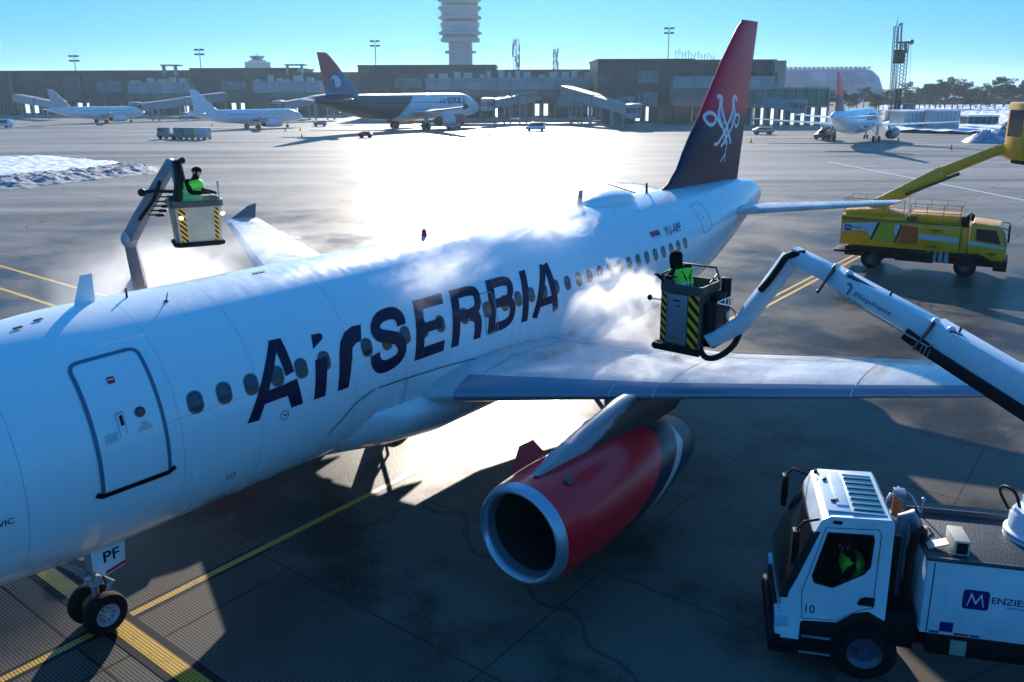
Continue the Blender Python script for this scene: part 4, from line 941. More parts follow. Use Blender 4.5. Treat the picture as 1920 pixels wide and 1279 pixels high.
# roof details
b = MB(); b.box(.93, 1.45, -.74, .66, 2.852, 2.872); b.build('roof_hatch_frame', BODYW, CAB, bevel=.005)
b = MB(); b.box(.97, 1.42, -.70, .62, 2.872, 2.878)
b.build('roof_hatch', mat('hatch_blue', (.02, .10, .16), .2, coat=.3), CAB)
b = MB()
for i in range(7): b.box(.98, 1.41, -.66+.185*i, -.60+.185*i, 2.878, 2.892)
b.build('hatch_rib', mat('hatch_rib_paint', (.06, .20, .30), .3), CAB, bevel=.004)
b = MB(); b.box(.56, .93, -.72, .70, 2.845, 2.86); b.box(.74, .92, -.55, .60, 2.86, 2.885); b.build('roof_panel', BODYW, CAB, bevel=.006)
b = MB(); b.prism([(.66, -.42, 2.865), (.78, -.46, 2.865), (.78, -.36, 2.865)], (0, 0, .03)); b.prism([(.62, .30, 2.865), (.70, .34, 2.865), (.68, .40, 2.865)], (0, 0, .03)); b.box(.52, .58, .60, .68, 2.83, 2.90); b.build('roof_clip', BLACK, CAB)
decal('marker_lamp', [([rrect(.72, 2.74, .07, .028, .02)], 0, .02)], cside(-1), BLACK, CAB, 0)
# chassis, stacks behind the cab
b = MB(); b.box(.4, 8.6, -.42, .42, .48, .80); b.box(2.2, 8.4, -.85, .85, .62, .98); b.box(1.56, 2.02, -.85, .80, .66, 1.25); b.build('chassis', BLACK, TR, bevel=.02)
b = MB(); b.path([(1.78, -.25, .9), (1.78, -.25, 2.35), (1.82, -.22, 2.60), (1.92, -.2, 2.66), (2.02, -.2, 2.5), (2.04, -.2, 2.2)], .10, 12); b.path([(1.70, .1, .9), (1.70, .1, 2.4)], .11, 12); b.build('air_intake', mat('blue_grey_pipe', (.10, .16, .24), .3, coat=.3), TR)
b = MB(); b.path([(1.92, -.52, .9), (1.90, -.54, 2.2), (1.96, -.5, 2.5), (2.06, -.45, 2.55), (2.10, -.42, 2.3)], .07, 12); b.path([(1.66, -.6, .9), (1.66, -.62, 2.5)], .06, 10); b.build('hose', BLACK, TR)
b = MB(); b.tube((1.86, .42, 2.3), (1.86, .42, 2.62), .09, .08, 14); b.build('beacon', ORG, TR)
b = MB(); b.box(1.70, 2.0, .30, .62, 1.6, 2.32); b.path([(1.7, .6, 2.4), (1.9, .66, 2.72), (2.1, .55, 2.62), (2.2, .3, 2.45)], .018, 8); b.box(1.80, 1.98, .46, .58, 2.62, 2.74); b.tube((2.25, .42, 2.3), (2.25, .42, 2.62), .015); b.ball((2.25, .42, 2.64), .035); b.path([(1.6, .3, 2.5), (1.75, .5, 2.66), (1.95, .36, 2.6)], .014, 6); b.build('hydraulic_valves', METAL, TR, bevel=.008)
# body
b = MB(); b.box(2.06, 8.6, -hwid, hwid, 1.04, 2.29); BD = b.build('tank_body', BODYW, TR, bevel=.012)
b = MB(); b.box(2.03, 8.62, -hwid-.02, hwid+.02, 2.292, 2.33); b.build('deck', mat('deck_grey', (.035, .045, .055), .42, bump=.4, bscale=30), BD, bevel=.008)
b = MB(); b.box(2.04, 8.6, hwid-.36, hwid-.33, 2.33, 2.42); b.box(2.04, 8.6, -hwid-.02, -hwid+.01, 2.33, 2.36); b.build('deck_edge', mat('deck_edge_paint', (.07, .09, .11), .4), BD)
fb = planar((0, -hwid, 0), (1, 0, 0), (0, 0, 1), (0, -1, 0))
decal('body_seam', [(ribbon([(2.16, 1.06), (2.16, 2.26)], .016), 0, .004)], fb, NAVY, BD, 0)
decal('company_mark', [([rrect(2.79, 1.71, .185, .165, .05)], 0, .006)], fb, mat('logo_navy', (.012, .012, .13), .35), BD, 0)
decal('company_mark_letter', [(ribbon([(2.675, 1.60), (2.72, 1.80), (2.79, 1.655), (2.86, 1.80), (2.905, 1.60)], [.012, .030, .026, .030, .012]), 0, .009)], fb, WHITE, BD, 0)
decal('company_lettering', [(fit(text_polys('ENZIES', 1, .012), 3.01, 3.50, 1.68, 1.79), 0, .006), (fit(text_polys('AVIATION', 1, .0), 3.22, 3.50, 1.615, 1.65), 0, .006)], fb, mat('logo_navy', (.012, .012, .13)), BD, 0)
decal('body_placard', [([q4(2.34, 2.53, 1.10, 1.27)], 0, .006), ([q4(2.20, 2.34, 1.06, 1.10)], 1, .006), ([q4(2.55, 2.76, 1.06, 1.10)], 2, .006), ([q4(2.78, 2.92, 1.06, 1.10)], 1, .006)], fb, [mat('logo_navy', (.012, .012, .13)), mat('placard_blue', (.01, .07, .22)), RED], BD, 0)
b = MB(); b.box(2.44, 2.66, -.78, -.28, 2.34, 2.58); b.build('vent_box', mat('beige_metal', (.50, .47, .40), .45), BD, bevel=.01)
b = MB(); b.box(2.47, 2.63, -.784, -.776, 2.37, 2.55); b.build('vent_grille', BLACK, BD)
b = MB(); M_ = Matrix.Translation((2.30, -.58, 2.42))@Matrix.Rotation(radians(-20), 4, 'Y'); b.box(-.20, .10, -.10, .10, -.01, .01, 0, M_); b.build('vent_flap', mat('beige_metal', (.5, .47, .4)), BD)
b = MB(); b.box(2.55, 2.78, -.88, -.62, .66, .92); b.build('hose_reel', mat('dull_green', (.25, .32, .25), .5), TR, bevel=.01)
for x in (1.32, 5.6, 6.9):
    for s in (-1, 1): wheel(TR, x, s*(hwid-.17), .50, .30, mat('truck_rim', (.10, .13, .17), .4, metal=.5))
# turret and the boom's lower links
b = MB(); b.lathe([(0, .46), (.10, .46), (.13, .41), (.36, .40), (.46, .34), (.48, .0)], (3.86, .10, 2.33), 'z', 30)
b.box(3.66, 4.2, -.15, .3, 2.7, 2.95); b.build('turret', BODYW, TR, bevel=.0)
b = MB(); b.path(catmull([(3.55, .45, 2.6), (3.42, .55, 2.85), (3.42, .40, 3.02), (3.52, .2, 3.0), (3.6, .15, 2.75)], 5), .025, 8); b.build('hose', BLACK, TR)
b = MB(); b.lathe([(0, .45), (.03, .468), (.06, .45)], (3.86, .10, 2.36), 'z', 30); b.build('turret_ring', SEAL, TR)
def wl(p): return Matrix.Translation(TR.location)@Matrix.Rotation(TR.rotation_euler.z, 4, 'Z')@Vector(p)
TT = wl((4.3, .10, 2.95))
BOOM = mat('boom_white', (.64, .75, .84), .28, coat=.3, var=.06, vscale=2)
b = MB()
CB = [Vector(q_) for q_ in catmull([tuple(q_) for q_ in (BP[0], BP[0]+(BP[1]-BP[0])*.55, BP[1]+(BP[2]-BP[1])*.22+Vector((0, 0, -.04)), BP[1]+(BP[2]-BP[1])*.6)], 5)]+[BP[2], BP[3]]
rg_ = []
for i_, p_ in enumerate(CB):
    d_ = (CB[min(i_+1, len(CB)-1)]-CB[max(i_-1, 0)]).normalized(); s_ = d_.cross(HF).normalized(); w_ = .24+.06*i_/len(CB); rg_.append([p_+HF*w_*.45*x_+s_*w_*.5*y_ for x_, y_ in ((-1, -1), (1, -1), (1, 1), (-1, 1))])
b.loft(rg_)
beam(b, BP[3]+Vector((0, 0, .04)), BP[4], .25, .26, .27, .29); bo = b.build('boom_tip', BOOM, None, bevel=.02, weld=False); adopt(bo, TR)
b = MB(); beam(b, BP[4]-(BP[5]-BP[4])*.06, BP[5], .30, .32, .32, .36); bo = b.build('boom_section', BOOM, None, bevel=.02); adopt(bo, TR)
b = MB(); beam(b, BP[5]-(BP[6]-BP[5])*.10, BE, .34, .40, .36, .44); beam(b, BE+Vector((0, 0, .0)), TT, .5, .55); bo = b.build('boom_base', BOOM, None, bevel=.02, weld=False); adopt(bo, TR)
dB = (BP[6]-BP[3]).normalized(); sB = dB.cross(Vector((0, 0, 1))).normalized(); uB = sB.cross(dB)
if sB.dot(CP-BP[5]) < 0: sB = -sB
for p in (BP[4]+dB*.02, BP[5]-dB*.02):       # white lugs and struts on the joints
    b = MB(); o_ = p+uB*.19
    for k in (-.10, .16): b.lathe([(-.03, .001), (-.03, .085), (.03, .085), (.03, .001)], (0, 0, 0), 'y', 16) if False else b.ball(o_+sB*(.12)+dB*k, (.07, .07, .07), 12, 8)
    lug = b.build('boom_lug', WHITE, None); adopt(lug, TR)
    b = MB(); b.tube(o_+sB*.16+dB*-.10, p+sB*.26-uB*.28-dB*.16, .028, .022, 8); b.ball(o_+sB*.20-dB*.10, .035, 8, 6); b.ball(p+sB*.26-uB*.30-dB*.17, .035, 8, 6); b.tube(o_+sB*.16+dB*.16, o_+dB*.75-uB*.06, .04, .015, 8)
    lk = b.build('boom_link', DMETAL, None); adopt(lk, TR)
b = MB(); hp = catmull([tuple(q_) for q_ in (BP[2]+sB*.20+Vector((0, 0, .04)), BP[2]+(BP[3]-BP[2])*.35+sB*.19, BP[2]+(BP[3]-BP[2])*.75+sB*.19, BP[3]+uB*.02+sB*.14, BP[3]+dB*.22+uB*.17+sB*.02)], 6); b.path(hp, .062, 10)
e0 = BP[2]+uB*.0; lo = BP[1]
b.path(catmull([tuple(q_) for q_ in (BP[1]+(BP[2]-BP[1])*.25-Vector((0, 0, .10)), BP[1]+Vector((0, 0, -.30)), BP[0]+Vector((0, 0, -.42))+(BP[1]-BP[0])*.45, BP[0]+Vector((0, 0, -.30))-(BP[1]-BP[0])*.05, BP[0]+Vector((0, 0, .10))-(BP[1]-BP[0])*.35)], 6), .06, 10)
hs_ = b.build('hose', BLACK, None); adopt(hs_, TR)
b = MB(); c0 = BP[5]-dB*.1-uB*.26+sB*.12; beam(b, c0, BE-uB*.31+sB*.12, .22, .17, .22, .20); beam(b, c0-dB*.35+uB*.06, c0+dB*.1, .2, .2)
cb_ = b.build('cable_carrier', BLACK, None, bevel=.01); adopt(cb_, TR)
b = MB()
n_ = 46
for i in range(n_):
    p = c0+(BE-uB*.08-c0)*(i/n_)-uB*.0; p = c0+dB*((BE-c0).length*i/n_)-uB*.0; b.tube(p+sB*.118-uB*.07, p+sB*.122+uB*.07, .007, None, 4)
cl_ = b.build('carrier_link', GREY, None); adopt(cl_, TR)
b = MB(); a_ = BP[4]+dB*.15+sB*.18-uB*.16; b.path([a_, a_+dB*.1-uB*.03, a_+dB*1.7-uB*.05, a_+dB*1.75+uB*.02], .015, 6); hr_ = b.build('guide_rod', GREY, None); adopt(hr_, TR)
fbm = planar(BP[4]+dB*.30+sB*.166-uB*.07, dB, uB, sB)
tb = decal('boom_lettering', [(fit(text_polys('Elephant', 1, 0, .2), .10, .82, -.04, .07), 0, .004), (ribbon(catmull([(-.06, .10), (-.02, .14), (.02, .08), (.0, -.06)], 4), .03), 0, .004)], fbm, mat('boom_ink', (.06, .10, .16)), None, 0); adopt(tb, TR)
b = MB()
for k in (.9, 2.1): b.tube(BP[4]+dB*k+uB*.15, BP[4]+dB*k+uB*.25, .02, None, 6)
sc_ = b.build('boom_sensor', BLACK, None); adopt(sc_, TR)
adopt(bk, TR)
DRV = person('driver in green vest sitting behind the side window of the white truck', wl((1.12, -.50, 1.00)), TR.rotation_euler.z+pi,
             dict(pel=(0, 0, .45), bel=(.02, 0, .60), che=(.06, 0, .85), nek=(.10, 0, 1.02), hb=(.13, 0, 1.09), hd=(.16, 0, 1.17), ht=(.15, 0, 1.27), sl=(.05, .19, .96), el=(.18, .26, .72), wl=(.42, .18, .74), sr=(.05, -.19, .96), er=(.18, -.26, .72), wr=(.42, -.18, .74),
                  hl=(.05, .10, .42), kl=(.45, .12, .46), al=(.48, .13, .12), tl=(.62, .13, .08), hr=(.05, -.10, .42), kr=(.45, -.12, .46), ar=(.48, -.13, .12), tr=(.62, -.13, .08)))

# ---------------------------------------------------------------- basket, boom and truck on the far side
LT = empty('deicing_truck', (13.4, 13.2, 0), radians(52), 'white boom truck standing in mist beyond the fuselage, holding a silver striped basket', 'de-icing truck')
b = MB(); b.box(0, 1.5, -1, 1, .7, 2.75); b.build('cab', BODYW, LT, bevel=.12)
b = MB(); b.box(-.02, .4, -.9, .9, 1.7, 2.5); b.box(.5, 1.2, -1.01, 1.01, 1.7, 2.45); b.build('cab_glass', GLASS, LT, bevel=.03)
b = MB(); b.box(-5.6, -.15, -1, 1, .95, 2.6); b.build('tank_body', BODYW, LT, bevel=.03)
b = MB(); b.box(-5.6, 1.3, -.5, .5, .45, .95); b.build('chassis', BLACK, LT)
b = MB(); b.box(-1.6, -.5, -.6, .5, 2.6, 3.3); b.build('equipment_box', DMETAL, LT, bevel=.03)
for x in (.8, -3.4, -4.6):
    for s in (-1, 1): wheel(LT, x, s*.82, .50, .30)
B2 = PD(368, 417, 21.5)
b = MB()
def bx2(k, z): return [(x*k, y*k, z) for x, y in octo(.70, .55, .10)]
b.loft([bx2(.90, .10), bx2(1.0, 1.12), bx2(1.03, 1.14), bx2(1.03, 1.28), bx2(.97, 1.28), bx2(.86, .16)]); bk2 = b.build('basket', mat('basket_silver', (.34, .32, .26), .35, metal=.3, var=.3, vscale=2), None, ang=30)
bk2.location = (B2.x, B2.y, B2.z-.52); bk2.scale = (.80, .80, .84); yaw2 = atan2(-(CP-B2).x, -(CP-B2).y); bk2.rotation_euler = (0, 0, atan2((CP-B2).y, (CP-B2).x)+pi/2+radians(6))
def f2(x, z, off):
    k = .90+.10*(z-.10)/1.02; return Vector((x*k, -.55*k-off, z))
stripes(f2, -.54, -.34, .14, 1.08, 6, 'hazard_panel', bk2, 1); stripes(f2, .48, .595, .14, 1.08, 7, 'hazard_panel', bk2, 1)
b = MB(); rg = octo(.745, .595, .1); b.loft([[(x, y, 1.12) for x, y in rg], [(x, y, 1.30) for x, y in rg], [(x*.93, y*.93, 1.30) for x, y in rg], [(x*.93, y*.93, 1.12) for x, y in rg]], 0, False); b.build('basket_rim', mat('rim_dark', (.06, .06, .065), .5), bk2, ang=30, bevel=.01)
b = MB(); b.path([(x*.95, y*.97, .07) for x, y in (lambda q: q+[q[0]])(octo(.70, .56, .12))], .065, 10); b.build('rubber_bumper', RUB, bk2)
b = MB(); b.tube((.66, -.4, 1.28), (.66, -.4, 1.72), .018); b.tube((.66, -.4, 1.60), (.66, -.4, 1.80), .03); b.build('lamp_post', GREY, bk2)
for x, z in ((-.46, .84), (.70, .90)):
    b = MB(); b.ball((x, -.57, z), (.07, .05, .06), 12, 8); b.build('work_lamp', mat('lit_lamp', (.9, .9, .85), .3, emit=(.9, .88, .8)), bk2)
PERS2 = person('worker with dark cap and green vest standing in the silver basket beyond the fuselage', (B2.x-.03, B2.y-.0, B2.z-.52+.12), atan2(HR.y, HR.x)+radians(-12),
       dict(che=(.06, 0, 1.26), nek=(.10, 0, 1.44), hb=(.15, 0, 1.51), hd=(.18, 0, 1.60), ht=(.18, 0, 1.71), el=(.12, .24, 1.14), wl=(.40, .20, 1.12), er=(.12, -.24, 1.14), wr=(.42, -.14, 1.14)))
q = [PD(338, 345, 21.9)-Vector((0, 0, .4)), PD(323, 303, 22.4), PD(268, 400, 23.4), PD(243, 448, 24), PD(262, 530, 25), Vector((13.0, 12.4, 3.1))]
b = MB(); beam(b, q[0], q[1], .16, .20, .16, .20); beam(b, q[1], q[2], .20, .24, .24, .30); beam(b, q[2], q[3], .24, .32, .26, .34); beam(b, q[3], q[4], .26, .34, .32, .40); beam(b, q[4], q[5], .34, .42, .4, .5)
bm_ = b.build('boom', mat('boom_grey', (.20, .24, .29), .4, var=.2, vscale=3), None, bevel=.02, weld=False); adopt(bm_, LT)
b = MB(); b.path([PD(330, 390, 21.6), PD(338, 340, 21.9), PD(332, 303, 22.2), PD(342, 301, 22.0)], [.12, .13, .11, .08], 10); b.path([PD(262, 362, 22.9), PD(285, 358, 22.7), PD(345, 360, 21.9)], .045, 8); b.ball(PD(266, 361, 22.9), .10); 
b.path([PD(300, 340, 22.6), PD(290, 372, 22.9), PD(262, 412, 23.3)], .05, 8)
h_ = b.build('hose', BLACK, None); adopt(h_, LT)
b = MB(); c_ = q[2]+(q[3]-q[2])*.3; dq = (q[2]-q[1]).normalized()
for i in range(5):
    p = q[2]-dq*(.15+.16*i)+HR*.36-Vector((0, 0, .15)); b.ball(p, (.13, .13, .05), 6, 4); b.tube(p, p-HR*.3, .02)
b.build('spray_nozzle', BLACK, None); 
nz_ = COL.objects[-1] if False else bpy.data.objects['spray_nozzle']; adopt(nz_, LT)
b = MB(); b.ball(q[3], (.22, .22, .26), 12, 8); j_ = b.build('boom_joint', GREY, None); adopt(j_, LT)
adopt(bk2, LT)

# ---------------------------------------------------------------- yellow de-icing truck
YA = -1.451; YB = Vector((-cos(YA), -sin(YA), 0)); YN = Vector((YB.y, -YB.x, 0)); YW = 2.38; yw = YW/2
YO = Vector((45.888, -8.405, 0))+YN*yw
YT = empty('yellow_deicing_truck', YO, atan2(YB.y, YB.x), 'yellow de-icing tanker with white and orange panels, parked beyond the tailplane with its boom raised', 'de-icing truck')
prof = [(.10, .95), (.02, 1.15), (.05, 1.65), (.30, 2.55), (.42, 2.68), (1.60, 2.78), (1.68, 2.6), (1.70, 1.20), (1.2, 1.25), (.6, .95)]
b = MB(); b.loft([[(x, s*(yw-.06*(z > 2)), z) for x, z in prof] for s in (-1, 1)]); YC = b.build('cab', YEL, YT, bevel=.05)
fy = planar((0, yw, 0), (1, 0, 0), (0, 0, 1), (0, 1, 0)); fyb = planar((0, yw+.01, 0), (1, 0, 0), (0, 0, 1), (0, 1, 0))
b = MB(); b.loft([[(x, y, z) for x, z in ((.01, 1.70), (.0, 1.75), (.27, 2.55), (.30, 2.52))] for y in (-yw+.12, yw-.12)]); b.build('windscreen', mat('screen_reflect', (.10, .22, .34), .05, coat=1), YC)
for s in (-1, 1):
    fn = planar((0, s*(yw-.02), 0), (1, 0, 0), (0, 0, 1), (0, s, 0))
    decal('side_window', [([[(1.42, 2.50), (.55, 2.47), (.30, 1.80), (1.40, 1.92)]], 0, .03)], fn, GLASS, YC, 0)
    decal('cab_stripe', [([[(1.70, 1.88), (.35, 1.70), (.10, 1.72), (.10, 1.58), (1.70, 1.68)]], 0, .03)], fn, mat('pale_stripe', (.45, .58, .62), .4), YC, 0)
    b = MB(); b.path([(.30, s*1.0, 2.6), (.02, s*1.3, 2.55), (.0, s*1.32, 2.0)], .03, 6); b.box(-.05, .05, s*1.32-.1, s*1.32+.1, 1.95, 2.4); b.build('mirror', BLACK, YC)
decal('unit_number', [(fit(text_polys('404', 1, .03), .45, .80, 1.22, 1.36), 0, .035)], lambda x, t, o: fy(1.25-x, t, o-.02), BLACK, YC, 0)
b = MB(); b.box(-.10, .5, -yw, yw, .45, .95); b.box(.02, .12, -.9, .9, .95, 1.5); b.build('bumper', BLACK, YT, bevel=.04)
b = MB(); b.box(.2, 7.6, -.5, .5, .5, 1.0); b.box(3.2, 5.0, -yw+.1, yw-.08, .55, 1.1); b.box(1.6, 2.1, -yw+.05, yw-.05, .55, 1.1); b.box(7.4, 8.1, -.9, .9, .7, .82); b.box(5.4, 7.2, -yw+.06, yw-.04, .95, 1.22); b.box(.7, 2.5, -yw+.06, yw-.02, 1.0, 1.2); b.build('chassis', BLACK, YT, bevel=.02)
b = MB(); b.box(2.10, 7.78, -yw, yw, 1.20, 2.62); b.box(4.67, 7.78, -yw, yw, 2.62, 2.78); b.box(1.76, 2.08, -yw+.15, yw-.15, 1.1, 2.5); YBd = b.build('tank_body', YEL, YT, bevel=.02)
b = MB(); b.prism([(4.75, yw-.25, 2.78), (7.7, yw-.25, 2.78), (7.7, yw-.25, 3.0), (6.0, yw-.25, 3.15), (4.75, yw-.25, 2.95)], (0, -1.9, 0)); b.build('upper_deck', YEL, YBd, bevel=.03)
b = MB(); b.box(2.12, 4.55, -yw+.3, yw-.3, 2.62, 3.02); b.build('upper_tank', YEL, YBd, bevel=.10)
b = MB(); b.box(4.2, 4.62, -yw+.1, yw-.1, 2.62, 2.9); b.box(2.1, 7.78, yw, yw+.02, 2.55, 2.62); b.build('trim', mat('olive_trim', (.12, .11, .02), .5), YBd)
lay = lambda q, i, o=.006: (q, i, o)
decal('side_livery', [lay([[(7.72, 2.30), (6.80, 2.42), (6.72, 2.02), (7.72, 1.85)], [(6.81, 2.421), (5.95, 2.48), (6.30, 1.62), (6.40, 1.95), (6.73, 2.019)]], 0), lay([[(5.90, 2.48), (6.20, 1.54), (6.30, 1.54), (6.0, 2.48)]], 1, .010),
      lay([[(5.85, 2.44), (5.16, 2.44), (5.25, 2.05), (4.95, 1.55), (6.15, 1.52)]], 2), lay([[(5.14, 2.44), (4.82, 2.42), (5.05, 1.80), (5.20, 2.05)]], 0, .008), lay([[(4.80, 2.44), (4.88, 2.44), (5.12, 1.50), (5.02, 1.50)]], 1, .010),
      lay([[(4.74, 2.42), (4.04, 2.36), (4.02, 1.45), (4.92, 1.46)]], 3), lay([[(3.98, 2.03), (2.15, 1.97), (2.15, 1.70), (3.98, 1.79)]], 0)], fyb,
      [mat('pale_stripe', (.45, .58, .62)), NAVY, mat('lime_panel', (.50, .42, .02), .35), mat('rust_panel', (.70, .10, .02), .4)], YBd, 0)
yx = lambda P: [[(-x, t) for x, t in q] for q in P]
mir = lambda x, t, o: fyb(-x, t, o)
decal('company_mark', [([rrect(-7.42, 2.10, .17, .16, .04)], 0, .010), (ribbon([(-7.53, 2.02), (-7.48, 2.17), (-7.42, 2.07), (-7.36, 2.17), (-7.31, 2.02)], .03), 1, .014), (fit(text_polys('ENZIES', 1, .01), -7.2, -6.75, 2.10, 2.18), 0, .010)], mir, [mat('logo_navy', (.012, .012, .13)), WHITE], YBd, 0)
decal('type_lettering', [(fit(text_polys('TYPE I', 1, .02), -3.55, -2.90, 2.17, 2.32), 0, .010), (fit(text_polys('TYPE II', 1, .02), -3.65, -2.95, 1.34, 1.48), 0, .010), (fit(text_polys('SAFETY', 1, .0), -4.6, -4.2, 2.08, 2.14), 0, .014)], mir, mat('type_ink', (.10, .03, .01)), YBd, 0)
b = MB()
def rail(pts, h, step, mb):
    for a, c in zip(pts, pts[1:]):
        a = Vector(a); c = Vector(c); n = max(1, round((c-a).length/step))
        for zz in (h, h*.5): mb.tube(a+Vector((0, 0, zz)), c+Vector((0, 0, zz)), .018, None, 5)
        for i in range(n+1): p = a+(c-a)*i/n; mb.tube(p, p+Vector((0, 0, h)), .018, None, 5)
rail([(7.7, yw-.1, 2.9), (4.8, yw-.1, 2.9)], .75, .8, b); rail([(7.7, yw-.1, 2.9), (7.7, -yw+.1, 2.9), (4.8, -yw+.1, 2.9)], .75, .8, b); rail([(4.5, yw-.1, 2.7), (2.2, yw-.1, 2.7), (2.2, -yw+.1, 2.7), (4.5, -yw+.1, 2.7)], .85, .9, b)
b.build('guard_rail', mat('rail_paint', (.36, .34, .10), .5), YT)
b = MB(); b.path([(1.85, yw-.3, 2.5), (1.85, yw-.3, 3.1), (1.75, yw-.3, 3.25), (1.65, yw-.3, 3.1), (1.68, yw-.3, 2.85)], .09, 10); b.box(1.9, 2.15, yw-.6, yw-.2, 2.5, 3.0); b.build('exhaust_stack', BLACK, YT)
b = MB()
for k in range(4): b.tube((2.6+.28*k, yw-.2, .6), (2.6+.28*k, yw-.2, 1.15), .11, None, 10)
b.build('air_tanks', GREY, YT)
for x in (1.73, 6.15):
    for s in (-1, 1): wheel(YT, x, s*(yw-.20), .52, .34, rim=DMETAL)
b = MB(); b.lathe([(0, .5), (.3, .5), (.5, .35), (.6, .3)], (6.2, 0, 2.95), 'z', 20); b.build('turret', YEL, YT)
def yl(p): return Matrix.Translation(YT.location)@Matrix.Rotation(YT.rotation_euler.z, 4, 'Z')@Vector(p)
by0 = yl((6.2, 0, 3.25))
dep = (by0-CP).dot(HF)
by1 = P3(1770, 322, dep-2.2); by2 = P3(1868, 283, dep-4.0); by3 = P3(1915, 275, dep-4.9)
b = MB(); beam(b, by0, by1, .5, .66, .46, .60); bb = b.build('boom_base', YEL, None, bevel=.02); adopt(bb, YT)
b = MB(); beam(b, by1-(by2-by1)*.15, by2, .42, .50, .38, .44); beam(b, by2, by3, .42, .5, .5, .5); bb = b.build('boom_section', YEL, None, bevel=.02, weld=False); adopt(bb, YT)
b = MB(); beam(b, P3(1700, 352, dep-1.2)+Vector((0, 0, -.35)), P3(1800, 316, dep-2.8)+Vector((0, 0, -.25)), .16, .16); bb = b.build('boom_cylinder', mat('olive_trim', (.12, .11, .02)), None); adopt(bb, YT)
# enclosed yellow operator cabin at the boom end
cc = P3(1931, 248, dep-5.2); b = MB()
b.box(-.70, .75, -.75, .75, -1.25, 1.35); cab3 = b.build('operator_cabin', YEL, None, bevel=.08); cab3.location = cc; cab3.rotation_euler = (0, 0, atan2(HR.y, HR.x)); adopt(cab3, YT)
b = MB(); b.box(-.50, .6, -.765, -.75, -.30, .95); b.box(-.715, -.70, -.55, .55, -.2, 1.0); b.build('cabin_glass', GLASS, cab3)
b = MB()
for x in (-.2, .2): b.tube((x, -.77, .95), (x-.1, -.77, -.3), .03, None, 6)
b.build('window_bar', mat('olive_trim', (.12, .11, .02)), cab3)
b = MB(); b.path([(-.1, -.3, -1.2), (0, -.4, -1.55), (.25, -.4, -1.5), (.2, -.3, -1.2)], .03, 6); b.box(-.4, .6, -.5, .5, -1.45, -1.22); b.build('spray_gear', BLACK, cab3)
# plastic-wrapped frosted puddle by the yellow truck is part of the ground
# ================================================================== AIRLINERS ON THE FAR STANDS
def fmat(name, fn_):
    m = bpy.data.materials.new(name); m.use_nodes = True; N = NB(m); o, xyz = N.xyz(); N.n.links.new(fn_(N, o, xyz), N.b.inputs['Base Color']); N.b.inputs['Roughness'].default_value = .3; N.b.inputs['Coat Weight'].default_value = .3
    return m
def far_jet(name, label, pos, head, sc, paint, finm, cowl, winds=True, letters=None, group=None, stretch=1.0):
    R_ = empty(name, pos, atan2(-head.y, -head.x), label, 'airliner', group); R_.scale = (sc*stretch, sc, sc)
    F_, N_ = airliner(R_, paint, finm, cowl, detail=False, hi=1)
    if winds:
        for s in (-1, 1):
            q = []
            for i in range(34): q.append(q4(6.3+.53*i, 6.3+.53*i+.24, RA*radians(14), RA*radians(20)))
            for k in range(0, 34, 1): pass
            decal('window_row', [(q, 0, .02)], fside(s), WGLASS, F_, 0)
            for x_ in (5.1, 26.0): decal('cabin_door', [(ribbon(rrect(x_, .75, .42, .9, .1), .06, True), 0, .02)], fside(s), SEAL, F_, .3)
    return R_, F_, N_
def heading(nose, tail): d = Vector((nose.x-tail.x, nose.y-tail.y, 0)); return d.normalized()
# big one with the portrait fin
cT = P3(592, 200, 187); cN = P3(897, 200, 228); cT.z = cN.z = 0
Ls = (cN-cT).length; sc = 1.46; hd_ = heading(cN, cT)
tailm = fmat('fin_livery_blue_red', lambda N, o, X: N.mix(N.rng(N.math('ADD', X[2], N.math('MULTIPLY', X[0], .9)), 35.6, 36.2), N.mix(N.rng(X[2], 9.2, 9.7), (.03, .16, .36), (.40, .03, .05)), (.42, .03, .05)))
bodyc = fmat('two_tone_livery', lambda N, o, X: N.mix(N.rng(N.math('ADD', X[0], N.math('MULTIPLY', N.math('SUBTRACT', X[2], 3.7), 1.1)), 18.2, 18.5), (.62, .68, .74), (.03, .035, .055)))
CJ, CF, CFIN = far_jet('wide_body_jet', 'wide airliner with dark rear fuselage and red and blue fin, parked at the terminal', cN, hd_, sc, bodyc, tailm, fmat('cowl_red', lambda N, o, X: N.mix(N.rng(X[0], 12.2, 12.4), (.45, .02, .04), (.60, .64, .68))), stretch=Ls/34.1/sc)
for s in (-1, 1):
    fs = lambda x, z, off, s=s: Vector((x, s*(fin_t(x, z)+off), z))
    decal('fin_portrait', [([catmull([(29.0, 7.0), (30.0, 6.5), (31.2, 6.5), (31.7, 7.4), (31.5, 8.6), (30.8, 9.1), (29.7, 8.7), (29.0, 7.9)], 4, True)], 0, .03),
                           ([catmull([(29.7, 7.1), (30.5, 6.8), (31.1, 7.2), (31.3, 8.0), (30.9, 8.6), (30.2, 8.5), (29.7, 7.9)], 4, True)], 1, .05),
                           ([catmull([(30.6, 6.9), (31.05, 7.1), (31.25, 7.9), (30.9, 8.1), (30.75, 7.5)], 4, True)], 0, .07)], fs, [mat('portrait_dark', (.02, .10, .24), .4), mat('portrait_pale', (.50, .66, .74), .4)], CFIN, 0)
    Pl = fit(text_polys('Air', 1, .02, .2), 4.9, 6.6, .35, 1.45)+fit(text_polys('SERBIA', 1, .03, .2), 6.7, 11.2, .35, 1.45)
    if s > 0: Pl = [[(16.1-x, t) for x, t in q] for q in Pl]
    decal('livery_lettering', [(Pl, 0, .02)], fside(s), NAVY, CF, 0)
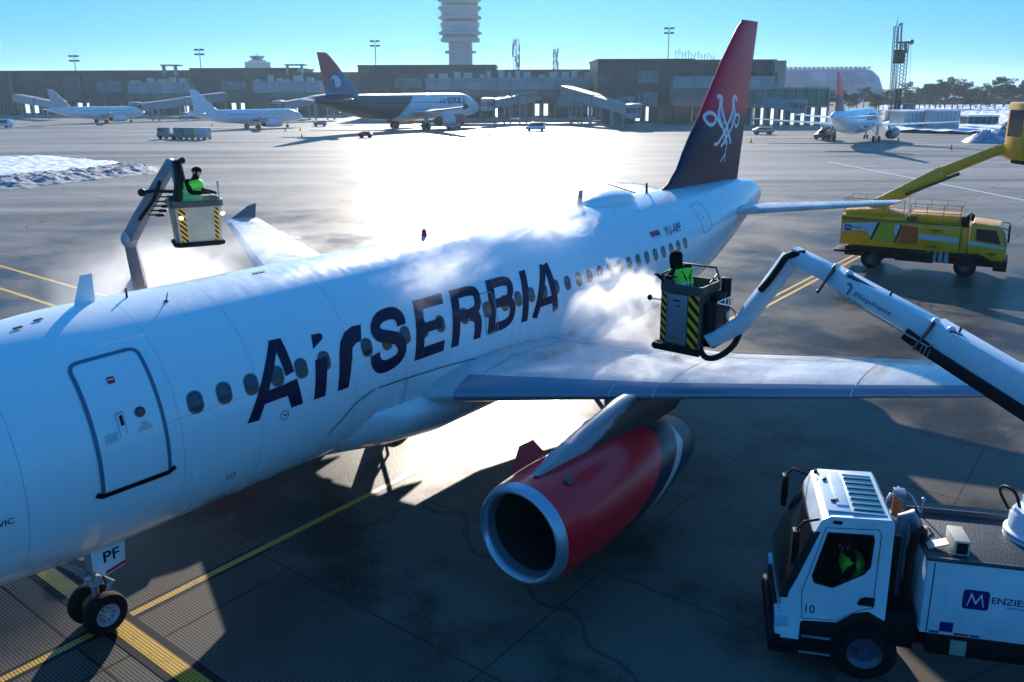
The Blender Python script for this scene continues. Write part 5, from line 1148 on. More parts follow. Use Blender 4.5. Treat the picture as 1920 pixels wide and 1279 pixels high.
# right-hand one, nose towards us
pD = G(1600, 266); rt_ = HR; toc = Vector((CP.x-pD.x, CP.y-pD.y, 0)).normalized(); hD = (-toc*cos(radians(13))+HR*sin(radians(13))).normalized()
pDn = pD+hD*16.1; pDn.z = 0
DJ, DF, DFIN = far_jet('passenger_jet', 'pale blue airliner on the right seen from its tail, red and navy fin', pDn, hD, 1.0, mat('jet_paint', (.62, .74, .84)), FINM, mat('cowl_navy_far', (.03, .035, .09), .3), winds=True)
for s in (-1, 1):
    Pl = fit(text_polys('AirSERBIA', 1, .03, .2), 7.2, 16.5, -.03, 1.25)
    if s > 0: Pl = [[(23.7-x, t) for x, t in q] for q in Pl]
    decal('livery_lettering', [(Pl, 0, .02)], fside(s), NAVY, DF, .2)
# two small white ones on the left
nB = P3(566, 200, 226); tB = P3(352, 200, 205); nB.z = tB.z = 0; hB = heading(nB, tB)
far_jet('passenger_jet', 'small white airliner parked left of centre, plain white fin, seen side on', nB, hB, .82, WHITE, WHITE, WHITE, stretch=(nB-tB).length/34.1/.82, group='small white airliners at the left stands')
nA = P3(268, 200, 268); tA = P3(88, 200, 246); nA.z = tA.z = 0
far_jet('passenger_jet', 'small white airliner at the far left, grey swept fin, nose behind the jet bridge', nA, heading(nA, tA), .84, WHITE, mat('fin_pale', (.45, .47, .47), .35, var=.1), WHITE, stretch=(nA-tA).length/34.1/.84, group='small white airliners at the left stands')

# ================================================================== TERMINAL AND TOWERS
def fr(u, dep):                              # ground point in column u at horizontal depth dep
    p = P3(u, 170, dep); return Vector((p.x, p.y, 0))
def zat(u, v, dep): return P3(u, v, dep).z
def slab(mb, u0, u1, dep0, dep1, z0, z1, m=0):
    a, b_, c, d = fr(u0, dep0), fr(u1, dep0), fr(u1, dep0)+HF*(dep1-dep0), fr(u0, dep0)+HF*(dep1-dep0)
    mb.loft([[(p.x, p.y, z) for p in (a, b_, c, d)] for z in (z0, z1)], m)
def bld(name, parts_, label=None, cat=None, parent=None): pass
def building(name, loc, label):
    return empty(name, loc, 0, label, 'terminal building')
def put(mb, name, m, root, **k):
    o = mb.build(name, m, None, **k); o.data.transform(Matrix.Translation(-root.location)); o.parent = root; return o
LOUV = mat('louvre_panel', (.085, .095, .105), .5, var=.3, vscale=.4)
LIT = mat('sunlit_gap_glow', (.7, .75, .7), .5, emit=(.60, .72, .70))  # emission stands in for sunlit ground glimpsed through the open ground floor
def pier(name, label, u0, u1, dep, ztop, gates, low=None, dpan=DPAN, thick=26):
    """dark upper storeys on an open glazed ground floor"""
    R_ = building(name, fr((u0+u1)/2, dep), label)
    b = MB(); slab(b, u0, u1, dep, dep+thick, 5.2, ztop); put(b, 'upper_wall', dpan, R_, smooth=False)
    b = MB(); slab(b, u0-1, u1+1, dep-.8, dep+thick+1, ztop, ztop+.5); put(b, 'roof', mat('roof_dark', (.05, .055, .06), .6), R_, smooth=False)
    b = MB(); slab(b, u0+2, u1-2, dep+5, dep+thick-2, 0, 5.2); put(b, 'ground_floor', BGL, R_, smooth=False)
    n = max(3, int((u1-u0)/26))
    for i in range(n+1):
        b = MB(); u = u0+4+(u1-u0-8)*i/n; slab(b, u, u+2.2, dep+.5, dep+1.5, 0, 5.2); put(b, 'column', CONC, R_, smooth=False)
    for i in range(int((u1-u0)/14)):
        u = u0+6+14*i+3*sin(i*7.3)
        if u+9 > u1: break
        b = MB(); slab(b, u, u+8, dep+4.9, dep+5, .6, 4.6); put(b, 'ground_window', LIT if (i*5) % 7 in (2, 4) else BGL, R_, smooth=False)
    for (ua, ub, va, vb) in gates:
        b = MB(); slab(b, ua, ub, dep-.25, dep, zat(ua, vb, dep), zat(ua, va, dep)); w_ = put(b, 'window', mat('facade_glass', (.14, .20, .24), .15, var=.5, vscale=.3), R_, smooth=False)
        b = MB(); k = max(2, int((ub-ua)/9))
        for i in range(k+1): u = ua+(ub-ua)*i/k; slab(b, u-.35, u+.35, dep-.4, dep-.26, zat(ua, vb, dep), zat(ua, va, dep))
        o = put(b, 'window_frame', STEEL, R_, smooth=False)
    return R_
def gallery(R_, u0, u1, dep, z0, z1, dd=9, z2=None):
    b = MB(); slab(b, u0, u1, dep, dep+dd, z0, z1); put(b, 'gallery', LPAN, R_, smooth=False)
    b = MB(); slab(b, u0+2, u1-2, dep-.1, dep, z0-1.9, z0-.1); put(b, 'gallery_window', BGL, R_, smooth=False)
    b = MB()
    rnd = random.Random(int(u0))
    u = u0+6
    while u < u1-12:
        k = rnd.uniform(5, 16); slab(b, u, u+k, dep+2, dep+5, z1, z1+rnd.uniform(.6, 2.2)); u += k+rnd.uniform(4, 18)
    put(b, 'roof_plant', mat('plant_metal', (.38, .42, .44), .4, metal=.4), R_, smooth=False)
A_ = pier('terminal_pier', 'long dark low terminal pier at the far left edge', -30, 358, 352, 17.0, [(182, 228, 152, 172)])
b = MB(); slab(b, 18, 26, 351, 353, 2, 16.5); put(b, 'wall_panel', LOUV, A_, smooth=False)
b = MB(); slab(b, 120, 152, 350.5, 352, 6, 15); put(b, 'wall_panel', LOUV, A_, smooth=False)
gallery(A_, 240, 356, 330, 8.5, 12.6)
B_ = pier('terminal_pier', 'dark terminal block behind the small white jet, left of the portrait fin', 359, 560, 336, 17.4, [(418, 462, 152, 168)])
gallery(B_, 474, 600, 300, 8.6, 12.6)
B2_ = pier('terminal_pier', 'receding dark terminal wall between the portrait fin and the pier left of it', 560, 675, 340, 15.8, [])
C_ = pier('terminal_pier', 'dark terminal block directly below the control tower and behind the wide jet', 673, 930, 290, 17.0, [(742, 790, 147, 165)])
C2_ = pier('terminal_pier', 'low sunlit terminal link with rooftop machinery, between the tower block and the tall dark block', 930, 1122, 292, 15.4, [])
gallery(C2_, 798, 1122, 258, 9.4, 12.8, 9)
D_ = pier('terminal_pier', 'tall dark terminal block with numbered gate signs, left of the navy tail fin', 1120, 1300, 238, 16.9, [(1197, 1234, 132, 156), (1197, 1232, 172, 200)], dpan=BROWNP)
E_ = pier('terminal_pier', 'grey and dark terminal end section behind the navy tail fin', 1300, 1452, 240, 16.7, [(1270, 1330, 179, 200)])
b = MB(); slab(b, 1262, 1452, 232, 238, 4.8, 12.6); put(b, 'gallery', LPAN, E_, smooth=False)
b = MB(); slab(b, 1450, 1471, 236, 262, 0, 16.8); put(b, 'end_tower', CONC, E_, smooth=False)
b = MB(); slab(b, 1452.5, 1455, 235.8, 236, 10.5, 13.6); put(b, 'tower_slot', BLACK, E_, smooth=False)
b = MB(); slab(b, 1264, 1344, 231, 231.9, 5.0, 9.6); put(b, 'gallery_window', BGL, E_, smooth=False)
def gate_sign(txt, u, v, dep, root, h=2.0):
    o_ = P3(u, v, dep-.05)-root.location; P_ = text_polys(txt, h)
    decal('gate_sign', [(P_, 0, .05)], planar(o_, HR, (0, 0, 1), -HF), mat('sign_grey', (.17, .19, .20), .5), root, 0)
gate_sign('C11', 1123, 150, 238, D_); gate_sign('C14', 1174, 150, 238, D_)
# rooftop banner of small masts on the tall block
b = MB()
base = P3(1264, 122, 246); 
for i in range(13):
    p = fr(1264+6*i, 246); hh = 3.0-.10*i+.5*sin(i*2.1); b.tube((p.x, p.y, 16.9), (p.x, p.y, 16.9+hh), .09, None, 5); 
    if i < 12: q2 = fr(1270+6*i, 246); b.tube((p.x, p.y, 16.9+hh), (q2.x, q2.y, 16.9+hh-1.0), .06, None, 4)
put(b, 'roof_frame', STEEL, E_)
for (u0_, u1_) in ((305, 336), (536, 572)):
    b = MB(); slab(b, u0_, u1_, 330, 336, 18.6, 19.1); slab(b, u0_+3, u0_+6, 331, 333, 15.0, 18.6); slab(b, u1_-6, u1_-3, 331, 333, 15.0, 18.6); put(b, 'roof_canopy', STEEL, A_ if u0_ < 400 else B_, smooth=False)
# control tower
TBz = fr(865, 520)
CT = empty('control_tower', TBz, 0, 'tall round grey control tower with stacked ring platforms, cut off by the top edge', 'control tower')
TC = mat('tower_concrete', (.36, .40, .43), .6, var=.1, vscale=.1); TW_ = mat('tower_band', (.16, .19, .22), .35)
def rz(v): return zat(865, v, 520)
pxm = 520/FPX*1.0
b = MB(); b.lathe([(0, 7.3), (rz(80), 7.0)], (0, 0, 0), 'z', 40); b.build('shaft', TC, CT, ang=30)
b = MB(); b.lathe([(rz(100), 7.0), (rz(100), 9.3), (rz(96), 9.3), (rz(96), 7.0)], (0, 0, 0), 'z', 40); b.build('walkway', TC, CT, ang=30)
prof = [(rz(80), 7.0), (rz(79), 11.0)]
for v0 in (79, 50, 21, -8, -37): prof += [(rz(v0), 11.6), (rz(v0-7), 11.6), (rz(v0-7.5), 10.4), (rz(v0-15), 10.8), (rz(v0-22), 10.9), (rz(v0-28), 11.0)]
prof += [(rz(-70), 9), (rz(-72), 0.01)]
b = MB(); b.lathe(prof, (0, 0, 0), 'z', 48); b.build('tower_head', TC, CT, ang=20)
for v0 in (79, 50, 21, -8):
    b = MB(); b.lathe([(rz(v0-8), 10.52), (rz(v0-13), 10.75)], (0, 0, 0), 'z', 48); b.build('window_band', TW_, CT, ang=30)
for v0 in (65, 36, 18, 3):
    b = MB(); b.lathe([(rz(v0), 10.9), (rz(v0), 12.6), (rz(v0-2.5), 13.0), (rz(v0-5), 12.4), (rz(v0-5), 10.9)], (0, 0, 0), 'z', 48); b.build('ring_platform', TC, CT, ang=20)
# old tower
OT = empty('old_tower', fr(487, 620), 0, 'small pale square tower with lookout cabin, far left of the big tower', 'control tower')
def rz2(v): return zat(487, v, 620)
b = MB(); b.box(-6.6, 6.6, -6, 6, 0, rz2(116)); b.box(-4.5, 4.5, -4, 4, rz2(116), rz2(113)); b.build('tower_block', mat('pale_blue_wall', (.42, .50, .56), .5), OT, smooth=False)
b = MB(); b.lathe([(rz2(113), 3.2), (rz2(107), 5.0), (rz2(106.6), 5.4), (rz2(105), 5.2), (rz2(105), .01)], (0, 0, 0), 'z', 8); b.build('lookout', BGL, OT, smooth=False)
b = MB(); b.tube((0, 0, rz2(105)), (0, 0, rz2(97)), .3, .1); 
for i in range(4): b.box(-6.65, -6.60, -5+2.6*i, -3.4+2.6*i, rz2(128), rz2(120))
b.build('mast', STEEL, OT)
for i, v_ in enumerate((120, 124, 128, 132)):
    b = MB(); d0 = -HF
    b.box(-5.8, 5.8, -6.1, -6.02, rz2(v_+1), rz2(v_)); b.build('window', BGL, OT, smooth=False)
# light masts
def light_mast(u, vt, vb, dep, label):
    R_ = empty('light_mast', fr(u, dep), atan2(HR.y, HR.x), label, 'light mast', 'floodlight masts above the terminal')
    zt = zat(u, vt, dep); k = dep/FPX
    b = MB(); b.tube((0, 0, 0), (0, 0, zt), k*1.3, k*.7, 8); b.build('pole', STEEL, R_)
    b = MB(); b.box(-7*k, 7*k, -.3, .3, zt-5*k, zt-4*k); b.box(-7*k, 7*k, -.3, .3, zt+3*k, zt+4*k); b.tube((0, 0, zt), (0, 0, zt+8*k), .15, .1, 5); b.build('crossbar', STEEL, R_)
    b = MB()
    for x in (-7, -3.5, 3.5, 7):
        for z in (-4, 4): b = MB(); b.box((x-1.5)*k, (x+1.5)*k, -.6, .4, zt+(z-1.2)*k, zt+(z+1.8)*k); b.build('floodlight', DMETAL, R_)
light_mast(147, 110, 140, 372, 'floodlight mast above the left end of the pier, leftmost in the row')
light_mast(381, 98, 137, 346, 'floodlight mast left of the small pale tower')
light_mast(707, 82, 130, 300, 'floodlight mast left of the big control tower')
light_mast(1250, 58, 122, 248, 'tall floodlight mast on the tall dark block by the navy tail')
def telecom(u, vt, vb, dep, label, wpx):
    R_ = empty('telecom_mast', fr(u, dep), 0, label, 'telecom mast', 'lattice telecom masts behind the terminal'); k = dep/FPX; zt = zat(u, vt, dep); w_ = wpx*k/2
    b = MB()
    for sx, sy in ((-1, -1), (1, -1), (1, 1), (-1, 1)): b.tube((sx*w_, sy*w_, 0), (sx*w_*.8, sy*w_*.8, zt), .15, None, 4)
    n = 18
    for i in range(n):
        z0 = zt*i/n; z1 = zt*(i+1)/n
        for (a, c) in (((-1, -1), (1, -1)), ((1, 1), (-1, 1)), ((-1, 1), (-1, -1))): b.tube((a[0]*w_, a[1]*w_, z0), (c[0]*w_, c[1]*w_, z1), .1, None, 4)
    b.build('lattice', STEEL, R_)
    rnd = random.Random(int(u))
    for i in range(18):
        b = MB(); t = rnd.uniform(0, 6.28); z = zt-rnd.uniform(0, 52)*k; b.tube((cos(t)*w_*1.3, sin(t)*w_*1.3, z-1.2), (cos(t)*w_*1.3, sin(t)*w_*1.3, z+1.2), .42, None, 6); b.build('aerial', LPAN, R_)
telecom(968, 72, 134, 430, 'lattice telecom mast crowded with aerials, right of the control tower', 9)
telecom(1041, 92, 130, 450, 'shorter lattice telecom mast, second to the right of the control tower', 7)

# ================================================================== JET BRIDGES
def jet_bridge(a, za, b_, zb, label, w_=3.0):
    a = Vector((a.x, a.y, 0)); b_ = Vector((b_.x, b_.y, 0))
    R_ = empty('jet_bridge', b_, 0, label, 'jet bridge', 'passenger boarding bridges'); d = a-b_
    A = Vector((d.x, d.y, za)); Bv = Vector((0, 0, zb)); M1 = A*.5+Bv*.5
    b = MB(); beam(b, A, M1, w_, 2.8); b.build('tunnel', LPAN, R_, smooth=False)
    b = MB(); beam(b, M1*1.02-A*.02, Bv, w_*.85, 2.4); b.build('inner_tunnel', STEEL, R_, smooth=False)
    for t in (.2, .5, .8):
        p = Bv*(1-t)+A*t; n_ = (A-Bv).cross(Vector((0, 0, 1))).normalized()*w_*.5
        b = MB()
        for s in (-1, 1): b.tube((p.x+s*n_.x, p.y+s*n_.y, 0), (p.x+s*n_.x, p.y+s*n_.y, p.z-1), .28, None, 6)
        b.tube((p.x-n_.x, p.y-n_.y, 1.2), (p.x+n_.x, p.y+n_.y, 1.2), .2, None, 6); b.build('leg', STEEL, R_)
    b = MB(); b.lathe([(zb-1.6, 2.0), (zb+1.6, 2.0), (zb+1.9, 1.2), (zb+1.9, .01)], (0, 0, 0), 'z', 14); b.build('cab', LPAN, R_)
    b = MB(); b.lathe([(zb-.4, 2.02), (zb+.8, 2.02)], (0, 0, 0), 'z', 14); b.build('cab_window', BGL, R_)
    return R_
jet_bridge(fr(1010, 262), 7.8, fr(915, 232), 5.4, 'boarding bridge reaching the nose of the wide jet')
jet_bridge(fr(1060, 250), 9.0, fr(1190, 205), 4.2, 'sloping boarding bridge in front of the tall dark block')
jet_bridge(fr(1050, 256), 6.0, fr(1180, 236), 5.6, 'boarding bridge running level along the gallery right of the wide jet')
jet_bridge(fr(420, 300), 7.5, fr(250, 268), 4.2, 'boarding bridge over the nose of the far left jet')
jet_bridge(fr(640, 286), 7.6, fr(520, 262), 4.6, 'boarding bridge ahead of the portrait fin')
jet_bridge(fr(30, 330), 7.0, fr(110, 290), 4.6, 'boarding bridge at the left edge behind the far left jet')
jet_bridge(fr(1345, 236), 7.4, fr(1500, 214), 5.0, 'boarding bridge seen right of the navy tail fin')
# glazed green walkway on the right
W_ = empty('glass_walkway', fr(1470, 222), 0, 'raised walkway with green glass behind the right-hand airliner', 'walkway')
b = MB(); slab(b, 1395, 1556, 222, 228, 5.0, 9.2); put(b, 'glass_wall', TEALG, W_, smooth=False)
b = MB(); slab(b, 1392, 1558, 221.5, 228.5, 9.2, 9.7); slab(b, 1392, 1558, 221.4, 221.9, 4.6, 5.0)
for i in range(9): slab(b, 1395+20*i, 1396.2+20*i, 221.3, 221.9, 0, 9.2)
put(b, 'frame', LPAN, W_, smooth=False)
b = MB(); slab(b, 1400, 1552, 226, 228, 0.2, 4.4); put(b, 'ground_glass', LIT, W_, smooth=False)
for i in range(8):
    b = MB(); slab(b, 1400+19*i, 1410+19*i, 224.5, 225.6, 0, 4.6); put(b, 'ground_pillar', CONC, W_, smooth=False)
# arena-like hall with picture facade
AR = empty('arena_hall', fr(1560, 700), 0, 'rounded hall with blue and pink picture facade beyond the pines', 'hall')
def arc_prof(d):
    zt = zat(1560, 125, 700); out = []
    return out
zt = zat(1560, 126, 700)
b = MB(); k = 700/FPX/.967
a0 = fr(1440, 700)-AR.location
sect = []
for i in range(25):
    t = i/24; u = 1440+215*t; rr_ = (1-max(0, (t-.86)/.14)**2)**.5 if t > .86 else 1
    top = zt*(.42+.58*rr_)
    p = fr(u, 700)-AR.location
    sect.append([tuple(p+HF*(dd)+Vector((0, 0, top*zz))) for dd, zz in ((6, 0), (0, .3), (-2, .60), (0, .84), (6, .95), (20, 1.0), (60, 1.0), (80, .6), (80, 0))])
b.loft(sect)
def facade(N, o, X):
    n1 = N.noise(N.scalev(o, (.03, .03, .05)), 1, 4); n2 = N.noise(N.scalev(o, (.05, .05, .11)), 2, 3)
    c = N.mix(N.rng(n1, .45, .55), (.002, .06, .26), (.02, .26, .44)); c = N.mix(N.rng(n2, .70, .74), c, (.16, .05, .16)); c = N.mix(N.rng(X[2], zt*.84, zt*.86), c, (.02, .06, .14))
    return c
o_ = b.build('facade', fmat('picture_facade', facade), AR, ang=60)
b = MB()
for i in range(20):
    p = fr(1462+8.6*i, 712)-AR.location; z_ = zt*1.0; b.tube((p.x, p.y, z_-1), (p.x, p.y, z_+.7), 1.6, 1.4, 6)
b.build('roof_vents', LPAN, AR)

# ================================================================== DRILLING RIG
RG = empty('drilling_rig', fr(1682, 236), atan2(HR.y, HR.x), 'tall twin-mast drilling rig standing beyond the right-hand airliner', 'drilling rig')
kx = 236/FPX/.967
def rp(u, v, dy=0): p = P3(u, v, 236)-RG.location; return Vector((p.dot(HR), dy, P3(u, v, 236).z))
DK = mat('rig_steel', (.10, .13, .16), .45, metal=.3)
def lattice(mb, a, b_, w_, n, r=.09):
    a = Vector(a); b_ = Vector(b_); d = (b_-a); s = Vector((w_/2, 0, 0)); t = Vector((0, w_/2, 0)); cs = [s+t, s-t, -s-t, -s+t]
    for c in cs: mb.tube(a+c, b_+c, r, None, 5)
    for i in range(n):
        p, q_ = a+d*i/n, a+d*(i+1)/n
        for j in range(4): mb.tube(p+cs[j], q_+cs[(j+1) % 4], r*.6, None, 4)
b = MB(); lattice(b, rp(1682, 233), rp(1696, 80), 1.7, 22, .12); b.build('main_mast', DK, RG)
b = MB(); lattice(b, rp(1672, 233, 1), rp(1684, 48, 1), 1.0, 26, .10); b.tube(rp(1684, 48, 1), rp(1688, 30, 1), .12, .05, 5); b.build('leader_mast', DK, RG)
b = MB(); b.tube(rp(1683, 80), rp(1710, 79), .30, None, 8); b.tube(rp(1686, 47), rp(1692, 44), .3, None, 8); b.ball(rp(1709, 79), .7, 10, 6); b.tube(rp(1697, 82), rp(1700, 100), .5, .3, 6); b.build('crown_beam', DK, RG)
b = MB(); b.path([rp(1670, 233), rp(1674, 150), rp(1686, 46)], .10, 5); b.path([rp(1708, 82), rp(1706, 150), rp(1692, 225)], .05, 5); b.path([rp(1691, 46), rp(1688, 100)], .22, 6); b.build('cable', DK, RG)
b = MB(); p = rp(1687, 105); b.box(p.x-1.4, p.x+1.0, -1, 1, p.z-2, p.z+1.6); b.build('drill_head', BLACK, RG, bevel=.1); b = MB(); p = rp(1684, 180); b.box(p.x-.7, p.x+.7, -.8, .8, p.z-6, p.z+2); b.build('drill_head', BLACK, RG, bevel=.1)
b = MB(); p = rp(1686, 225); b.box(p.x-3.2, p.x+3.6, -2, 2.5, .8, 3.4); b.box(p.x+.5, p.x+3.2, -2.1, 0, 3.4, 5.4); b.box(p.x-3.4, p.x+3.9, -2.4, -1.4, 0, .9); b.box(p.x-3.4, p.x+3.9, 1.6, 2.6, 0, .9); b.build('machine_base', DK, RG, bevel=.15)

# ================================================================== PINES
BARK = mat('pine_bark', (.07, .055, .045), .9)
LEAF = mat('pine_needles', (.010, .020, .012), .8, var=.45, vscale=.35)
def pine_mesh(seed, hgt, spread, trunk):
    rnd = random.Random(seed); b = MB(); lean = rnd.uniform(-.06, .06)*hgt
    b.path([(0, 0, 0), (lean*.3, 0, hgt*.3), (lean*.6, 0, hgt*.6), (lean, 0, hgt*.92)], [.26, .22, .17, .06], 7)
    cl = []
    n = 15
    for i in range(n):
        z = hgt*(trunk+(1-trunk)*(i+.5)/n); t = rnd.uniform(0, 6.28); k = spread*(1-.55*((i/n)**1.6))*rnd.uniform(.35, 1); c = Vector((lean*z/hgt+cos(t)*k, sin(t)*k, z+rnd.uniform(-.3, .5)))
        b.path([(lean*(z-.8)/hgt, 0, z-.9), tuple(c)], [.09, .03], 5); cl.append((c, rnd.uniform(.8, 1.5)*spread*.38))
    lf = MB()
    for c, r in cl:
        for j in range(120):
            d = Vector((rnd.gauss(0, 1), rnd.gauss(0, 1), rnd.gauss(0, .55))).normalized()*r*rnd.uniform(.25, 1)**.6; d.z *= .6
            p = c+d; s = rnd.uniform(.16, .42); e = Vector((rnd.uniform(-1, 1), rnd.uniform(-1, 1), rnd.uniform(-.6, .6))).normalized()*s; f_ = Vector((rnd.uniform(-1, 1), rnd.uniform(-1, 1), rnd.uniform(-.4, 1))).normalized()*s*.7
            lf.face([p-e, p+f_, p+e, p-f_*.6])
    return b, lf
protos = []
for sd_ in range(5):
    tb_, lf_ = pine_mesh(sd_+11, (10.5, 12, 9.5, 11.5, 8.5)[sd_], (3.0, 3.6, 3.2, 2.7, 3.4)[sd_], (.50, .46, .42, .55, .35)[sd_])
    R_ = empty('pine_tree', (0, 0, 0)); tb_.build('trunk', BARK, R_); lf_.build('crown', LEAF, R_, smooth=False, fixn=False, weld=False); protos.append(R_)
rnd = random.Random(4); used = set(); nth = 0
rows = []
u = 1652
while u < 1935: rows.append((u+rnd.uniform(-2, 2), rnd.uniform(360, 400), rnd.uniform(.95, 1.2) if u > 1730 else rnd.uniform(.75, .95))); u += rnd.uniform(9, 15) if u > 1760 else rnd.uniform(8, 13)
u = 1474
while u < 1660: rows.append((u, rnd.uniform(330, 370), rnd.uniform(.72, .90))); u += rnd.uniform(10, 15)
u = 1700
while u < 1930: rows.append((u, rnd.uniform(430, 470), rnd.uniform(1.0, 1.3))); u += rnd.uniform(13, 20)
ORD = 'first second third fourth fifth sixth seventh eighth ninth tenth eleventh twelfth thirteenth fourteenth fifteenth sixteenth seventeenth eighteenth nineteenth twentieth twenty-first twenty-second twenty-third twenty-fourth twenty-fifth twenty-sixth twenty-seventh twenty-eighth twenty-ninth thirtieth'.split()
cnt = {}
for u, dep, s in sorted(rows):
    k = rnd.randrange(5); pr = protos[k]
    if k in used: R_ = copy_tree(pr)
    else: R_ = pr; used.add(k)
    s *= .95
    R_.location = fr(u, dep); R_.rotation_euler = (0, 0, rnd.uniform(0, 6.28)); R_.scale = (s*rnd.uniform(.9, 1.15), s*rnd.uniform(.9, 1.15), s)
    near = 'in front of the rounded hall' if u < 1655 else ('in the back row beyond the snow' if dep > 425 else 'in the front row right of the rig'); cnt[near] = cnt.get(near, -1)+1
    tag(R_, 'dark pine tree, '+ORD[cnt[near]]+' from the left '+near, 'tree', 'dark pine trees '+near)
for k in range(5):
    if k not in used:
        for ch in list(protos[k].children): bpy.data.objects.remove(ch)
        bpy.data.objects.remove(protos[k])
bs = MB(); rnd = random.Random(8)
for i in range(2600):
    u = rnd.uniform(1640, 1960); p = fr(u, rnd.uniform(470, 490)); z = rnd.uniform(0, 4.2)*rnd.random()**.4; s = rnd.uniform(.5, 1.3); c = Vector((p.x, p.y, z))
    e = Vector((rnd.uniform(-1, 1), rnd.uniform(-1, 1), rnd.uniform(-.4, .4))).normalized()*s; f_ = Vector((rnd.uniform(-1, 1), rnd.uniform(-1, 1), 1)).normalized()*s*.7; bs.face([c-e, c+f_, c+e, c-f_])
tag(bs.build('thicket', LEAF, smooth=False, fixn=False, weld=False), 'dark bushes massed under the pines at the edge of the snow', 'bushes', kind='stuff')

# ================================================================== SMALL THINGS ON THE APRON
def cart_body(R_, L_, h, w_, m, name='cart_body'):
    b = MB(); b.box(-L_/2, L_/2, -w_/2, w_/2, .35, .55); b.box(-L_/2+.05, L_/2-.05, -w_/2+.05, w_/2-.05, .55, h); b.build(name, m, R_, bevel=.05)
    for x in (-L_*.33, L_*.33):
        for s in (-1, 1):
            b = MB(); b.lathe([(-.08, .01), (-.1, .26), (.1, .26), (.08, .01)], (x, s*(w_/2-.1), .26), 'y', 12); b.build('wheel', RUB, R_)
cvm = mat('cart_cover', (.20, .22, .22), .6, var=.3, vscale=2)
T1 = G(318, 261); T2 = G(392, 262); dd = (T2-T1).normalized(); ang_ = atan2(dd.y, dd.x); Lt = (T2-T1).length
for i, (t, lab, m_) in enumerate(((.02, None, None), (.30, 'first covered baggage cart behind the tug', cvm), (.58, 'middle grey baggage cart of the train', mat('cart_grey', (.24, .26, .27), .5, var=.2)), (.88, 'last pale baggage cart of the train', mat('cart_pale', (.42, .46, .50), .5)))):
    p = T1+(T2-T1)*t; p.z = 0
    if i == 0:
        R_ = empty('baggage_tug', p, ang_, 'small grey truck pulling the baggage carts across the left apron', 'tow tractor'); b = MB(); b.box(-2.4, 2.2, -1.0, 1.0, .45, 1.2); b.box(-2.2, -.6, -.95, .95, 1.2, 2.3); b.build('body', mat('cart_grey', (.24, .26, .27)), R_, bevel=.1)
        b = MB(); b.box(-2.1, -.7, -.97, .97, 1.45, 2.05); b.build('glazing', GLASS, R_)
        for x in (-1.6, 1.4):
            for s in (-1, 1): b = MB(); b.lathe([(-.1, .01), (-.12, .42), (.12, .42), (.1, .01)], (x, s*.9, .42), 'y', 14); b.build('wheel', RUB, R_)
    else:
        R_ = empty('baggage_cart', p, ang_, lab, 'baggage cart', 'baggage carts in a train'); cart_body(R_, Lt*.24, 2.3, 1.9, m_)
def van(loc, ang, label, m, L_=4.6, h=2.0, name='service_van'):
    R_ = empty(name, loc, ang, label, 'van'); b = MB()
    b.loft([[(x, s*.9, z) for x, z in ((-L_/2, .4), (-L_/2, 1.0), (-L_/2+.5, 1.15), (-L_/2+1.2, h), (L_/2-.1, h), (L_/2, .9), (L_/2, .4))] for s in (-1, 1)]); b.build('body', m, R_, bevel=.06)
    b = MB(); b.loft([[(x, s*.915, z) for x, z in ((-L_/2+.65, 1.18), (-L_/2+1.25, h-.15), (L_/2-.5, h-.15), (L_/2-.5, 1.18))] for s in (-1, 1)]); b.build('glazing', GLASS, R_)
    for x in (-L_*.32, L_*.32):
        for s in (-1, 1): b = MB(); b.lathe([(-.1, .01), (-.1, .33), (.1, .33), (.1, .01)], (x, s*.84, .33), 'y', 14); b.build('wheel', RUB, R_)
ah = atan2(HR.y, HR.x)
van(G(4, 240), ah, 'white van cut off by the left edge of the apron', WHITE, 5.2, 2.2)
van(G(1004, 246), ah, 'white service car in front of the glazed terminal gallery', WHITE)
van(G(600, 237), ah+.3, 'grey tug under the tail of the wide jet', GREY, 3.4, 1.5, 'tow_tractor')
van(G(686, 258), ah, 'low red ground cart near the tail shadow of the wide jet', RED, 2.6, .9, 'red_cart')
van(G(850, 243), ah+.2, 'small grey service vehicle under the nose of the wide jet', GREY, 3.6, 1.6, 'service_vehicle')
van(G(1546, 262), ah+.5, 'dark ground power cart left of the right-hand airliner', DMETAL, 4.0, 1.7, 'power_cart')
van(G(1430, 252), ah, 'grey belt loader near the glass walkway', GREY, 4.2, 1.5, 'belt_loader')
for i, (u, v) in enumerate(((535, 246), (563, 245), (566, 258), (845, 256), (918, 256), (1408, 268), (1783, 281), (1684, 266), (398, 236))):
    b = MB(); b.lathe([(0, .26), (.05, .26), (.06, .17), (.85, .04), (.86, .01)], (0, 0, 0), 'z', 12); b.box(-.28, .28, -.28, .28, 0, .04)
    o = b.build('traffic_cone', ORG); p = G(u, v); o.location = (p.x, p.y, 0)
    tag(o, 'orange traffic cone standing on the apron '+['left of the portrait fin, far one', 'below the nose of the small white jet', 'nearest the tail shadow of the wide jet', 'just below the nose gear of the wide jet', 'right of the wide jet', 'right of the navy tail fin', 'right of the airliner shadow at the right', 'beside the engine of the right-hand airliner', 'between the two small white jets'][i], 'traffic cone', 'traffic cones on the far apron')
